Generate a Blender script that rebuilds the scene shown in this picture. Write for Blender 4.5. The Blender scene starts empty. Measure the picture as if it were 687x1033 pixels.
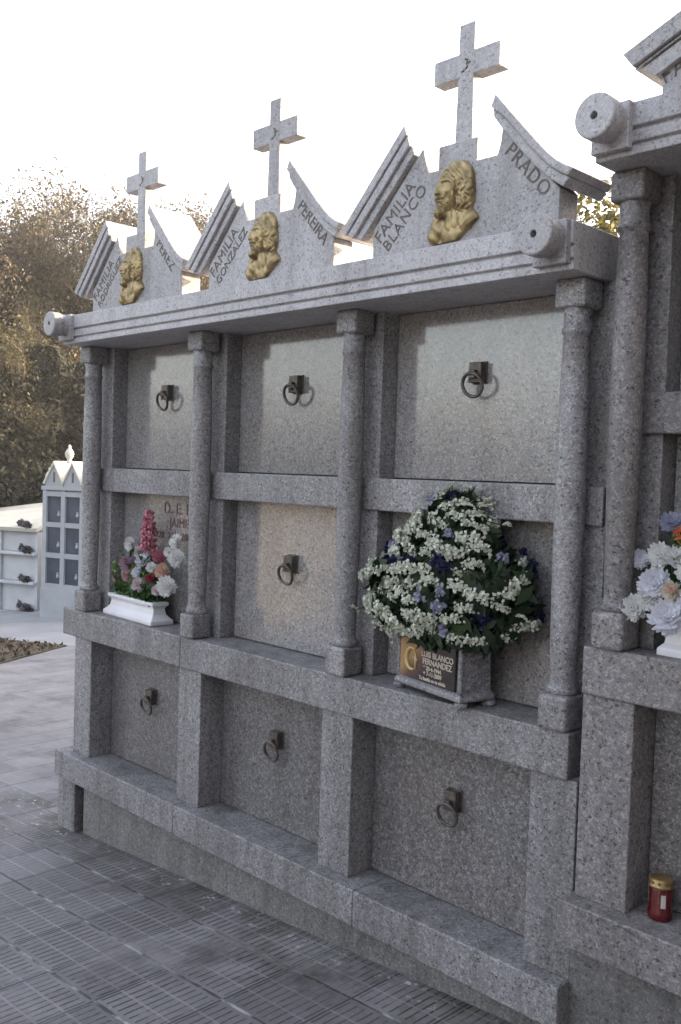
import bpy, bmesh, math, random
import numpy as np
from mathutils import Vector, Matrix

R = math.radians
scene = bpy.context.scene
COL = scene.collection
rng = np.random.default_rng(7)
random.seed(7)

# ------------------------------------------------------------------ world, sun, camera
SUN_DIR = Vector((0.42, 0.90, 0.0)).normalized()
SUN_EL = R(15)
sun_vec = Vector((SUN_DIR.x * math.cos(SUN_EL), SUN_DIR.y * math.cos(SUN_EL), math.sin(SUN_EL)))
w = bpy.data.worlds.new("World")
scene.world = w
w.use_nodes = True
nt = w.node_tree
bg = nt.nodes["Background"]
sky = nt.nodes.new("ShaderNodeTexSky")
sky.sky_type = 'NISHITA'
sky.sun_disc = False
sky.sun_elevation = SUN_EL
sky.sun_rotation = math.atan2(sun_vec.x, sun_vec.y)
sky.air_density = 1.0
sky.dust_density = 6.0
sky.ozone_density = 1.0
hs = nt.nodes.new("ShaderNodeHueSaturation")
hs.inputs['Saturation'].default_value = 0.58
nt.links.new(sky.outputs[0], hs.inputs['Color'])
tn = nt.nodes.new("ShaderNodeMix"); tn.data_type = 'RGBA'; tn.blend_type = 'MULTIPLY'; tn.inputs[0].default_value = 1.0
tn.inputs[7].default_value = (1.03, 0.993, 0.992, 1)
nt.links.new(hs.outputs[0], tn.inputs[6])
nt.links.new(tn.outputs[2], bg.inputs[0])
bg.inputs[1].default_value = 0.15

sl = bpy.data.lights.new("sun", 'SUN')
sl.energy = 2.5
sl.angle = R(0.5)
sl.color = (1.0, 0.75, 0.44)
so = bpy.data.objects.new("sun", sl)
COL.objects.link(so)
so.rotation_euler = (-sun_vec).to_track_quat('-Z', 'Y').to_euler()
so.location = (10, 20, 12)

cam_d = bpy.data.cameras.new("camera")
cam = bpy.data.objects.new("camera", cam_d)
COL.objects.link(cam)
CAM = Vector((4.42504, -2.46950, 1.80583))
fwd = Vector((-0.7133573, 0.69953983, -0.04201665))
rgt = Vector((0.69880732, 0.71456743, 0.03258412))
upv = Vector((-0.05281761, 0.00611742, 0.99858544))
m = Matrix((rgt, upv, -fwd)).transposed().to_4x4()
m.translation = CAM
cam.matrix_world = m
cam_d.sensor_fit = 'VERTICAL'
cam_d.sensor_height = 36.0
cam_d.lens = 957.225 / 1033.0 * 36.0
cam_d.clip_start = 0.05
cam_d.clip_end = 2000
scene.camera = cam
scene.view_settings.view_transform = 'Standard'
scene.view_settings.look = 'None'
scene.view_settings.exposure = 2.78
scene.view_settings.gamma = 1.0
try:
    scene.cycles.use_denoising = True
    scene.cycles.max_bounces = 8
    scene.cycles.transparent_max_bounces = 8
except Exception:
    pass


# ------------------------------------------------------------------ materials
def new_mat(name):
    mt = bpy.data.materials.new(name)
    mt.use_nodes = True
    n = mt.node_tree
    b = n.nodes["Principled BSDF"]
    return mt, n, b


def ramp(n, stops, interp='LINEAR'):
    r = n.nodes.new("ShaderNodeValToRGB")
    r.color_ramp.interpolation = interp
    e = r.color_ramp.elements
    while len(e) < len(stops):
        e.new(0.5)
    for el, (p, c) in zip(e, stops):
        el.position = p
        el.color = (*c, 1) if len(c) == 3 else c
    return r


def coords(n, rand=True):
    tc = n.nodes.new("ShaderNodeTexCoord")
    if not rand:
        return tc.outputs['Object']
    oi = n.nodes.new("ShaderNodeObjectInfo")
    mul = n.nodes.new("ShaderNodeMath"); mul.operation = 'MULTIPLY'; mul.inputs[1].default_value = 31.7
    n.links.new(oi.outputs['Random'], mul.inputs[0])
    add = n.nodes.new("ShaderNodeVectorMath"); add.operation = 'ADD'
    n.links.new(tc.outputs['Object'], add.inputs[0])
    n.links.new(mul.outputs[0], add.inputs[1])
    return add.outputs[0]


def noise(n, co, scale, detail=3, rough=0.55):
    x = n.nodes.new("ShaderNodeTexNoise")
    x.inputs['Scale'].default_value = scale
    x.inputs['Detail'].default_value = detail
    x.inputs['Roughness'].default_value = rough
    n.links.new(co, x.inputs['Vector'])
    return x.outputs['Fac']


def mixc(n, fac, a, b, blend='MIX'):
    mx = n.nodes.new("ShaderNodeMix"); mx.data_type = 'RGBA'; mx.blend_type = blend
    for sock, val in ((mx.inputs[0], fac), (mx.inputs[6], a), (mx.inputs[7], b)):
        if hasattr(val, 'is_linked'):
            n.links.new(val, sock)
        elif isinstance(val, (int, float)):
            sock.default_value = val
        else:
            sock.default_value = (*val, 1)
    return mx.outputs[2]


def granite(name, light=(0.36, 0.35, 0.352), mid=(0.20, 0.192, 0.196), dark=(0.045, 0.042, 0.045), scale=230.0,
            rough=0.55, bump=0.25, stain=0.35, tint=None, stain_scale=2.2, coat=0.0, stain_col=(0.55, 0.53, 0.5)):
    mt, n, b = new_mat(name)
    co = coords(n)
    v = n.nodes.new("ShaderNodeTexVoronoi"); v.feature = 'F1'
    v.inputs['Scale'].default_value = scale
    n.links.new(co, v.inputs['Vector'])
    sep = n.nodes.new("ShaderNodeSeparateColor")
    n.links.new(v.outputs['Color'], sep.inputs[0])
    v2 = n.nodes.new("ShaderNodeTexVoronoi"); v2.feature = 'F1'
    v2.inputs['Scale'].default_value = scale * 0.45
    n.links.new(co, v2.inputs['Vector'])
    sep2 = n.nodes.new("ShaderNodeSeparateColor")
    n.links.new(v2.outputs['Color'], sep2.inputs[0])
    mixv = n.nodes.new("ShaderNodeMath"); mixv.operation = 'MULTIPLY_ADD'
    n.links.new(sep.outputs[0], mixv.inputs[0]); mixv.inputs[1].default_value = 0.6
    m2 = n.nodes.new("ShaderNodeMath"); m2.operation = 'MULTIPLY'; m2.inputs[1].default_value = 0.4
    n.links.new(sep2.outputs[1], m2.inputs[0])
    n.links.new(m2.outputs[0], mixv.inputs[2])
    r = ramp(n, [(0.10, dark), (0.26, mid), (0.55, mid), (0.85, light)])
    n.links.new(mixv.outputs[0], r.inputs[0])
    col = r.outputs[0]
    if tint is not None:                                   # warm feldspar patches
        f = noise(n, co, 3.0, 3)
        rr = ramp(n, [(0.42, (0, 0, 0)), (0.7, (1, 1, 1))])
        n.links.new(f, rr.inputs[0])
        col = mixc(n, rr.outputs[0], col, mixc(n, 1.0, col, tint, 'MULTIPLY'))
    if stain > 0:                                          # weathering: blotches and runs
        mp = n.nodes.new("ShaderNodeMapping"); mp.inputs['Scale'].default_value = (1.6, 1.6, 0.55)
        n.links.new(co, mp.inputs['Vector'])
        f = noise(n, mp.outputs[0], stain_scale * 1.6, 6, 0.62)
        rr = ramp(n, [(0.45, (0, 0, 0)), (0.75, (stain, stain, stain))])
        n.links.new(f, rr.inputs[0])
        col = mixc(n, rr.outputs[0], col, mixc(n, 1.0, col, stain_col, 'MULTIPLY'))
    if stain > 0.2:                                        # rain streaks running down and lichen specks
        mp = n.nodes.new("ShaderNodeMapping"); mp.inputs['Scale'].default_value = (14, 14, 0.9)
        n.links.new(co, mp.inputs['Vector'])
        f = noise(n, mp.outputs[0], 1.0, 4, 0.6)
        rr = ramp(n, [(0.48, (0, 0, 0)), (0.70, (stain * 0.9,) * 3)])
        n.links.new(f, rr.inputs[0])
        col = mixc(n, rr.outputs[0], col, mixc(n, 1.0, col, (0.58, 0.56, 0.53), 'MULTIPLY'))
        f = noise(n, co, 17, 6, 0.75)
        rr = ramp(n, [(0.615, (0, 0, 0)), (0.69, (0.55,) * 3)])
        n.links.new(f, rr.inputs[0])
        col = mixc(n, rr.outputs[0], col, (0.10, 0.098, 0.088))
    oi = n.nodes.new("ShaderNodeObjectInfo")
    mr_ = n.nodes.new("ShaderNodeMapRange"); mr_.inputs[3].default_value = 0.86; mr_.inputs[4].default_value = 1.12
    n.links.new(oi.outputs['Random'], mr_.inputs[0])
    cb = n.nodes.new("ShaderNodeCombineColor")
    for q in range(3):
        n.links.new(mr_.outputs[0], cb.inputs[q])
    col = mixc(n, 1.0, col, cb.outputs[0], 'MULTIPLY')
    n.links.new(col, b.inputs['Base Color'])
    b.inputs['Roughness'].default_value = rough
    if rough > 0.25:
        f = noise(n, co, 60, 2)
        rr = n.nodes.new("ShaderNodeMapRange")
        rr.inputs[3].default_value = rough - 0.12; rr.inputs[4].default_value = rough + 0.12
        n.links.new(f, rr.inputs[0]); n.links.new(rr.outputs[0], b.inputs['Roughness'])
    if coat:
        b.inputs['Coat Weight'].default_value = coat
        b.inputs['Coat Roughness'].default_value = 0.08
    if bump:
        bp = n.nodes.new("ShaderNodeBump"); bp.inputs['Strength'].default_value = bump
        bp.inputs['Distance'].default_value = 0.003
        f = noise(n, co, 240, 3)
        n.links.new(f, bp.inputs['Height']); n.links.new(bp.outputs[0], b.inputs['Normal'])
    return mt


def plain(name, colour, rough=0.6, metal=0.0, var=0.15, vscale=8.0, bump=0.0, spec=None, rand=True, trans=0.0):
    mt, n, b = new_mat(name)
    co = coords(n, rand)
    f = noise(n, co, vscale, 4)
    hi = tuple(min(1, c * (1 + var)) for c in colour)
    lo = tuple(c * (1 - var) for c in colour)
    r = ramp(n, [(0.3, lo), (0.7, hi)])
    n.links.new(f, r.inputs[0]); n.links.new(r.outputs[0], b.inputs['Base Color'])
    b.inputs['Roughness'].default_value = rough
    b.inputs['Metallic'].default_value = metal
    if spec is not None:
        b.inputs['Specular IOR Level'].default_value = spec
    if bump:
        bp = n.nodes.new("ShaderNodeBump"); bp.inputs['Strength'].default_value = bump; bp.inputs['Distance'].default_value = 0.004
        n.links.new(noise(n, co, vscale * 6, 4), bp.inputs['Height']); n.links.new(bp.outputs[0], b.inputs['Normal'])
    if trans:
        tr = n.nodes.new("ShaderNodeBsdfTranslucent")
        n.links.new(r.outputs[0], tr.inputs['Color'])
        mx = n.nodes.new("ShaderNodeMixShader"); mx.inputs[0].default_value = trans
        n.links.new(b.outputs[0], mx.inputs[1]); n.links.new(tr.outputs[0], mx.inputs[2])
        n.links.new(mx.outputs[0], n.nodes['Material Output'].inputs['Surface'])
    return mt


def leaf_mat(name, stops, rough=0.6, trans=0.35, vscale=2.0):
    """foliage: colour varies leaf by leaf (per-face random attribute) and clump by clump"""
    mt, n, b = new_mat(name)
    at = n.nodes.new("ShaderNodeAttribute"); at.attribute_name = 'leaf_random'
    co = coords(n)
    f = noise(n, co, vscale, 2)
    ad = n.nodes.new("ShaderNodeMath"); ad.operation = 'MULTIPLY_ADD'; ad.inputs[1].default_value = 0.55
    n.links.new(at.outputs['Fac'], ad.inputs[0])
    m2 = n.nodes.new("ShaderNodeMath"); m2.operation = 'MULTIPLY'; m2.inputs[1].default_value = 0.45
    n.links.new(f, m2.inputs[0]); n.links.new(m2.outputs[0], ad.inputs[2])
    r = ramp(n, stops)
    n.links.new(ad.outputs[0], r.inputs[0])
    n.links.new(r.outputs[0], b.inputs['Base Color'])
    b.inputs['Roughness'].default_value = rough
    b.inputs['Specular IOR Level'].default_value = 0.3
    if trans:
        tr = n.nodes.new("ShaderNodeBsdfTranslucent")
        n.links.new(r.outputs[0], tr.inputs['Color'])
        mx = n.nodes.new("ShaderNodeMixShader"); mx.inputs[0].default_value = trans
        n.links.new(b.outputs[0], mx.inputs[1]); n.links.new(tr.outputs[0], mx.inputs[2])
        n.links.new(mx.outputs[0], n.nodes['Material Output'].inputs['Surface'])
    return mt


M = {}
M['granite'] = granite('weathered granite', stain=0.7, stain_col=(0.46, 0.44, 0.42))
M['granite_ledge'] = granite('ledge granite', light=(0.35, 0.34, 0.342), mid=(0.195, 0.188, 0.191), stain=0.95, stain_scale=1.5, stain_col=(0.42, 0.41, 0.40))
M['granite_top'] = granite('fine granite with painted glare', light=(0.45, 0.44, 0.448), mid=(0.35, 0.342, 0.35), dark=(0.15, 0.145, 0.152), stain=0.5, scale=240)  # veiling glare put into the colour: paler than the stone below
M['slab_polished'] = granite('polished pink grey granite', light=(0.34, 0.33, 0.325), mid=(0.205, 0.199, 0.198), dark=(0.075, 0.072, 0.071),
                             rough=0.13, bump=0.0, stain=0.3, tint=(1.02, 0.97, 0.92), coat=1.0)
M['slab_rough'] = granite('speckled brown granite', light=(0.28, 0.27, 0.268), mid=(0.128, 0.123, 0.122), dark=(0.045, 0.042, 0.042),
                          rough=0.38, bump=0.15, stain=0.45, tint=(1.0, 0.94, 0.90), scale=205)
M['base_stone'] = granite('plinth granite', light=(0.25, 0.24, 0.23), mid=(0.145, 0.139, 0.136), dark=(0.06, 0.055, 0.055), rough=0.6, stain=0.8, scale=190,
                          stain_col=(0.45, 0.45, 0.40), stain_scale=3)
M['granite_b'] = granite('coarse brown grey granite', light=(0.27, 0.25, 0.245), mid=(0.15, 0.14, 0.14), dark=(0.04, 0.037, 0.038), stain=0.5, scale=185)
M['core'] = plain('block core concrete', (0.10, 0.095, 0.09), 0.9)
M['letter'] = plain('dull bronze lettering', (0.085, 0.068, 0.056), 0.5, 0, 0.4, 30)
M['letter_red'] = plain('faded red lettering', (0.11, 0.045, 0.035), 0.55)
M['bronze'] = plain('gilt bronze', (0.28, 0.212, 0.105), 0.4, 0.7, 0.5, 30)
M['iron'] = plain('weathered bronze ring', (0.10, 0.083, 0.068), 0.5, 0.45, 0.5, 40)
M['white_box'] = plain('white ceramic planter', (0.60, 0.59, 0.60), 0.35, 0, 0.06)


# ------------------------------------------------------------------ mesh builder
class MB:
    def __init__(self):
        self.v = []; self.f = []

    def add(self, vs, fs):
        o = len(self.v)
        self.v += [tuple(p) for p in vs]
        self.f += [tuple(i + o for i in q) for q in fs]
        return self

    def box(self, x0, x1, y0, y1, z0, z1, tx=0.0, ty=0.0):
        vs = [(x0, y0, z0), (x1, y0, z0), (x1, y1, z0), (x0, y1, z0),
              (x0 + tx, y0 + ty, z1), (x1 - tx, y0 + ty, z1), (x1 - tx, y1 - ty, z1), (x0 + tx, y1 - ty, z1)]
        return self.add(vs, [(3, 2, 1, 0), (4, 5, 6, 7), (0, 1, 5, 4), (1, 2, 6, 5), (2, 3, 7, 6), (3, 0, 4, 7)])

    def prism_y(self, poly, y0, y1):
        n = len(poly)
        a = sum(poly[i][0] * poly[(i + 1) % n][1] - poly[(i + 1) % n][0] * poly[i][1] for i in range(n))
        if a < 0:
            poly = poly[::-1]
        vs = [(x, y0, z) for x, z in poly] + [(x, y1, z) for x, z in poly]
        fs = [tuple(range(n)), tuple(range(2 * n - 1, n - 1, -1))]
        fs += [(i, i + n, (i + 1) % n + n, (i + 1) % n) for i in range(n)]
        return self.add(vs, fs)

    def prism_x(self, poly, x0, x1):
        n = len(poly)
        a = sum(poly[i][0] * poly[(i + 1) % n][1] - poly[(i + 1) % n][0] * poly[i][1] for i in range(n))
        if a < 0:
            poly = poly[::-1]
        vs = [(x0, y, z) for y, z in poly] + [(x1, y, z) for y, z in poly]
        fs = [tuple(range(n - 1, -1, -1)), tuple(range(n, 2 * n))]
        fs += [(i, (i + 1) % n, (i + 1) % n + n, i + n) for i in range(n)]
        return self.add(vs, fs)

    def lathe(self, prof, c=(0, 0, 0), seg=32, axis='z', cap=True):
        vs = []; fs = []
        for r, h in prof:
            for k in range(seg):
                a = 2 * math.pi * k / seg
                ca, sa = r * math.cos(a), r * math.sin(a)
                vs.append((c[0] + ca, c[1] + sa, c[2] + h) if axis == 'z' else (c[0] + ca, c[1] + h, c[2] + sa))
        m_ = len(prof)
        for j in range(m_ - 1):
            for k in range(seg):
                k2 = (k + 1) % seg
                fs.append((j * seg + k, j * seg + k2, (j + 1) * seg + k2, (j + 1) * seg + k))
        if cap:
            fs.append(tuple(range(seg - 1, -1, -1)))
            fs.append(tuple((m_ - 1) * seg + k for k in range(seg)))
        return self.add(vs, fs)

    def tube(self, pts, rad, seg=6, closed=False):
        pts = [Vector(p) for p in pts]
        n = len(pts)
        if not hasattr(rad, '__len__'):
            rad = [rad] * n
        vs = []; fs = []
        prev = None
        for i, p in enumerate(pts):
            if closed:
                t = pts[(i + 1) % n] - pts[i - 1]
            else:
                t = pts[min(i + 1, n - 1)] - pts[max(i - 1, 0)]
            t = t.normalized() if t.length > 1e-9 else Vector((0, 0, 1))
            if prev is None:
                a = t.cross(Vector((0, 0, 1)) if abs(t.z) < 0.9 else Vector((1, 0, 0))).normalized()
            else:
                a = (prev - t * prev.dot(t))
                a = a.normalized() if a.length > 1e-6 else t.orthogonal().normalized()
            prev = a
            b_ = t.cross(a)
            for k in range(seg):
                an = 2 * math.pi * k / seg
                vs.append(p + (a * math.cos(an) + b_ * math.sin(an)) * rad[i])
        for i in range(n if closed else n - 1):
            j = (i + 1) % n
            for k in range(seg):
                k2 = (k + 1) % seg
                fs.append((i * seg + k, i * seg + k2, j * seg + k2, j * seg + k))
        if not closed:
            fs.append(tuple(range(seg - 1, -1, -1)))
            fs.append(tuple((n - 1) * seg + k for k in range(seg)))
        return self.add(vs, fs)

    def xf(self, mat):
        self.v = [tuple(mat @ Vector(p)) for p in self.v]
        return self

    def mesh(self, name, mats, smooth=False, fix=True):
        me = bpy.data.meshes.new(name)
        me.from_pydata(self.v, [], self.f)
        if fix:
            bm = bmesh.new(); bm.from_mesh(me)
            bmesh.ops.recalc_face_normals(bm, faces=bm.faces)
            bm.to_mesh(me); bm.free()
        for mm in (mats if isinstance(mats, (list, tuple)) else [mats]):
            me.materials.append(mm)
        if smooth:
            me.polygons.foreach_set('use_smooth', [True] * len(me.polygons))
        me.update()
        return me

    def build(self, name, mat, parent=None, bevel=0.0, smooth=False, seg=2, loc=None):
        return obj(name, self.mesh(name, mat, smooth), parent, bevel, seg, loc)


def obj(name, me, parent=None, bevel=0.0, seg=2, loc=None, rot=None):
    o = bpy.data.objects.new(name, me)
    COL.objects.link(o)
    if parent is not None:
        o.parent = parent
    if loc is not None:
        o.location = loc
    if rot is not None:
        o.rotation_euler = rot
    if bevel:
        md = o.modifiers.new('bevel', 'BEVEL'); md.width = bevel; md.segments = seg
        md.limit_method = 'ANGLE'; md.angle_limit = R(35)
        md.harden_normals = False
    return o


def thing(name, label, cat, loc=(0, 0, 0), rz=0.0, group=None):
    o = bpy.data.objects.new(name, None)
    o.empty_display_size = 0.1
    COL.objects.link(o)
    o.location = loc; o.rotation_euler = (0, 0, rz)
    tag(o, label, cat, group)
    return o


def tag(o, label=None, cat=None, group=None, kind=None):
    if label: o['label'] = label
    if cat: o['category'] = cat
    if group: o['group'] = group
    if kind: o['kind'] = kind
    return o


def text_mb(s, size, depth, align='LEFT', track=1.0, slant=0.0, bold=0.0):
    cu = bpy.data.curves.new('lettering', 'FONT')
    cu.body = s; cu.size = size; cu.extrude = depth; cu.align_x = align; cu.space_character = track
    cu.resolution_u = 3; cu.offset = bold
    cu.shear = slant
    o = bpy.data.objects.new('lettering', cu)
    COL.objects.link(o)
    dg = bpy.context.evaluated_depsgraph_get()
    me = o.evaluated_get(dg).to_mesh()
    b = MB()
    b.add([tuple(v.co) for v in me.vertices], [tuple(p.vertices) for p in me.polygons])
    o.evaluated_get(dg).to_mesh_clear()
    bpy.data.objects.remove(o); bpy.data.curves.remove(cu)
    return b


def on_front(x, y, z, ang=0.0):
    """text plane (x right, y up, z out) -> facade facing -Y at (x,y,z), turned by ang in the facade"""
    return Matrix.Translation((x, y, z)) @ Matrix.Rotation(ang, 4, Vector((0, -1, 0))) @ Matrix.Rotation(R(90), 4, 'X')


# ------------------------------------------------------------------ measurements of the tomb block
P = 0.95
ZS, TS = 1.0415, 0.1431          # shelf top, thickness
ZSB = ZS - TS
ZL, TL = 0.2888, 0.1342          # base ledge
ZC = 2.4066                      # top of the capitals
ZE = 2.545                       # top of the entablature
HALF = 0.083
YU, YLO = 0.20, 0.15             # niche slab planes: upper, lower
ZM0, ZM1 = 1.667, 1.787          # middle lintel
BACK = 2.1
PX_STEP = 0.952


def ground_z(x):
    return -0.136 + 0.0713 * x


# ---- shared meshes
def column_meshes():
    yc = 0.053
    sh = MB().lathe([(0.046, 1.150), (0.049, 1.158), (0.049, 1.168), (0.045, 1.177), (0.0405, 1.183), (0.0400, 1.20), (0.0425, 1.32), (0.0450, 1.50),
                     (0.0465, 1.70), (0.0465, 1.90), (0.0445, 2.10), (0.0405, 2.243), (0.0455, 2.246), (0.0465, 2.254), (0.0455, 2.262),
                     (0.041, 2.265), (0.0415, 2.300), (0.046, 2.322)], (0, yc, 0), 40).mesh('column', M['granite'])
    for p in sh.polygons:
        p.use_smooth = len(p.vertices) == 4
    ba = MB().box(-0.051, 0.051, -0.006, 0.100, ZS, 1.1515).mesh('column_base', M['granite'])
    ca = MB().box(-0.053, 0.053, 0.0, 0.106, 2.3200, ZC, 0.0).mesh('capital', M['granite'])
    return sh, ba, ca


def ring_mesh():
    b = MB()
    b.box(-0.031, 0.031, -0.006, 0.0, 0.0, 0.078)                  # backplate
    b.box(-0.028, 0.028, -0.034, -0.006, 0.004, 0.074, 0.002, 0.0)    # block
    b.box(-0.012, 0.012, -0.052, -0.030, 0.018, 0.046)                # lug
    n = 28
    pts = []
    for k in range(n):
        a = 2 * math.pi * k / n
        pts.append((0.042 * math.sin(a), -0.044 - 0.010 * math.cos(a), -0.006 + 0.040 * math.cos(a)))
    b.tube(pts, 0.0068, 8, True)
    me = b.mesh('ring_handle', M['iron'])
    return me


def smooth_min_set(h, v, k):
    return np.maximum(h, v) + 0.25 * k * np.maximum(0, 1 - np.abs(h - v) / k) ** 2


def relief_mesh():
    """bearded long-haired head and shoulders in half relief, turned three-quarters towards the left; height field over a 670 x 1030 grid"""
    nx, ny = 170, 270
    X, Y = np.meshgrid(np.linspace(50, 610, nx), np.linspace(40, 940, ny))

    def ell(cx, cy, rx, ry, rot=0.0):
        c, s = math.cos(rot), math.sin(rot)
        dx, dy = X - cx, Y - cy
        return ((dx * c + dy * s) / rx) ** 2 + ((-dx * s + dy * c) / ry) ** 2

    def dome(q, h, p=0.5):
        return np.where(q < 1, h * np.clip(1 - q, 0, 1) ** p, -40.0)

    def sm(x):
        return 1 / (1 + np.exp(-x))

    # --- bust: cloak over both shoulders, open neck
    bust = np.maximum(dome(ell(330, 800, 255, 165), 70), np.maximum(dome(ell(480, 720, 110, 175, -0.45), 105), dome(ell(165, 775, 105, 150, 0.45), 95)))
    bust = bust + 9 * np.sin((np.abs(X - 325) * 0.8 + (Y - 700) * 0.65) / 19.0) * sm((np.abs(X - 325) - 60) / 12.0)
    neck = dome(ell(325, 690, 92, 175), 92, 0.4) - 16 * np.exp(-((X - 325 - 0.1 * (Y - 690)) / 20) ** 2)
    H = np.maximum(bust, neck)
    # --- hair mass (behind the face)
    hairq = np.minimum(ell(345, 290, 188, 235), ell(440, 450, 105, 235, 0.06))
    hair = dome(hairq, 128, 0.45)
    swirl = np.arctan2(Y - 330, X - 260)
    rr = np.hypot((X - 260) * 1.1, (Y - 330) * 0.8)
    topw = sm((300 - Y) / 25.0)
    g1 = np.sin(rr / 10.5 + 1.2 * np.sin(swirl * 5))
    g2 = np.sin((X + 20 * np.sin(Y / 30.0) + 8 * np.sin(Y / 13.0)) / 10.0)
    hair = hair + np.where(hair > 0, 13 * (g1 * topw + g2 * (1 - topw)), 0)
    H = np.maximum(H, hair)
    left_lock = dome(ell(150, 690, 52, 95, 0.35), 92, 0.45)
    left_lock = left_lock + np.where(left_lock > 0, 9 * np.sin((X * 0.7 + Y * 0.5) / 9.0), 0)
    H = np.maximum(H, left_lock)
    # --- face: an oval turned to the left, flatter than a skull
    fq = ell(262, 400, 120, 215, 0.02)
    face = dome(fq, 165, 0.36)
    face = face - 0.16 * np.abs(X - 215) * (fq < 1)                  # falls away from the nose line
    # brow ridge, sockets, cheekbones
    def bump(cx, cy, rx, ry, a, rot=0.0):
        return a * np.exp(-ell(cx, cy, rx, ry, rot))
    face = face + bump(275, 268, 62, 13, 16, 0.06) + bump(175, 262, 28, 12, 14, -0.1)
    face = face - bump(272, 306, 42, 22, 34) - bump(172, 304, 24, 20, 30)
    face = face + bump(270, 309, 23, 11, 22) + bump(172, 307, 14, 10, 18)
    face = face - bump(270, 298, 26, 3.5, 12) - bump(270, 320, 24, 3.0, 9) - bump(172, 296, 16, 3.5, 10) - bump(172, 317, 14, 3.0, 8)
    face = face - bump(262, 309, 6, 6, 12) - bump(168, 307, 5, 6, 10)
    face = face + bump(320, 382, 40, 34, 13) - bump(300, 440, 22, 50, 14, 0.25)
    # nose
    nose = np.clip((Y - 270) / 130.0, 0, 1)
    face = face + np.where((Y > 265) & (Y < 425), (20 + 34 * nose) * np.exp(-((X - 205 + 6 * nose) / (13 + 9 * nose)) ** 2) * sm((412 - Y) / 5.0), 0)
    face = face + bump(230, 402, 12, 11, 16) + bump(172, 402, 9, 10, 12) - bump(222, 417, 10, 5, 16) - bump(183, 417, 7, 5, 12)
    # moustache, lips, beard
    face = face + bump(240, 446, 42, 11, 20, 0.28) + bump(172, 446, 24, 11, 18, -0.3)
    face = face - bump(208, 468, 32, 5, 22) + bump(208, 480, 26, 8, 17) - bump(208, 500, 24, 7, 12)
    beard_r = sm((Y - 455 + 0.35 * np.abs(X - 208)) / 14.0)
    beard = 12 * np.sin((X - 208 + 10 * np.sin(Y / 18.0)) / 8.0) * beard_r * (np.abs(Y - 482) > 26)
    face = face + np.where(face > 0, beard * 0.75, 0)
    H = np.maximum(H, face)
    chin = dome(ell(212, 590, 70, 68), 158, 0.4)
    chin = chin + np.where(chin > 0, 10 * np.sin((X - 212 + 14 * np.sin(Y / 20.0)) / 8.5), 0)
    H = np.maximum(H, chin)
    # forelock falling over the temple at the right of the face
    lock = dome(ell(372, 400, 30, 190, 0.10), 172, 0.4)
    lock = lock + np.where(lock > 0, 8 * np.sin((X + 14 * np.sin(Y / 24.0)) / 6.5), 0)
    H = np.maximum(H, lock)
    cut = np.where(X > 380, 905 - 0.95 * (X - 380), 905 + 0.03 * (380 - X))
    H = np.where(Y > cut, -40, H)
    # light smoothing so that edges read as cast metal
    for _ in range(2):
        K = H.copy()
        K[1:-1, 1:-1] = (H[1:-1, 1:-1] * 4 + H[:-2, 1:-1] + H[2:, 1:-1] + H[1:-1, :-2] + H[1:-1, 2:]) / 8
        H = K
    sx = 0.196 / 505.0; sz = 0.262 / 870.0
    inside = H > -6
    vs = []
    idx = np.arange(nx * ny).reshape(ny, nx)
    for j in range(ny):
        for i in range(nx):
            vs.append(((X[j, i] - 327) * sx, -max(H[j, i], -6.0) * 0.00024, (930 - Y[j, i]) * sz))
    fs = []
    for j in range(ny - 1):
        for i in range(nx - 1):
            if inside[j, i] or inside[j + 1, i] or inside[j, i + 1] or inside[j + 1, i + 1]:
                fs.append((int(idx[j, i]), int(idx[j + 1, i]), int(idx[j + 1, i + 1]), int(idx[j, i + 1])))
    me = bpy.data.meshes.new('portrait_relief')
    me.from_pydata(vs, [], fs)
    bm = bmesh.new(); bm.from_mesh(me)
    bmesh.ops.delete(bm, geom=[v for v in bm.verts if not v.link_faces], context='VERTS')
    bm.to_mesh(me); bm.free()
    me.materials.append(M['bronze'])
    me.polygons.foreach_set('use_smooth', [True] * len(me.polygons))
    me.update()
    return me


SHAFT, CBASE, CAPITAL = column_meshes()
RING = ring_mesh()
RELIEF = relief_mesh()

# pediment meshes: x measured from the cross axis of the pediment (third pediment of the block)
XC = 0.530                                                        # first pediment's reference x
YB = -0.070


def rake_profile(upper, lower, n=3):
    return upper + lower[::-1]


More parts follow.
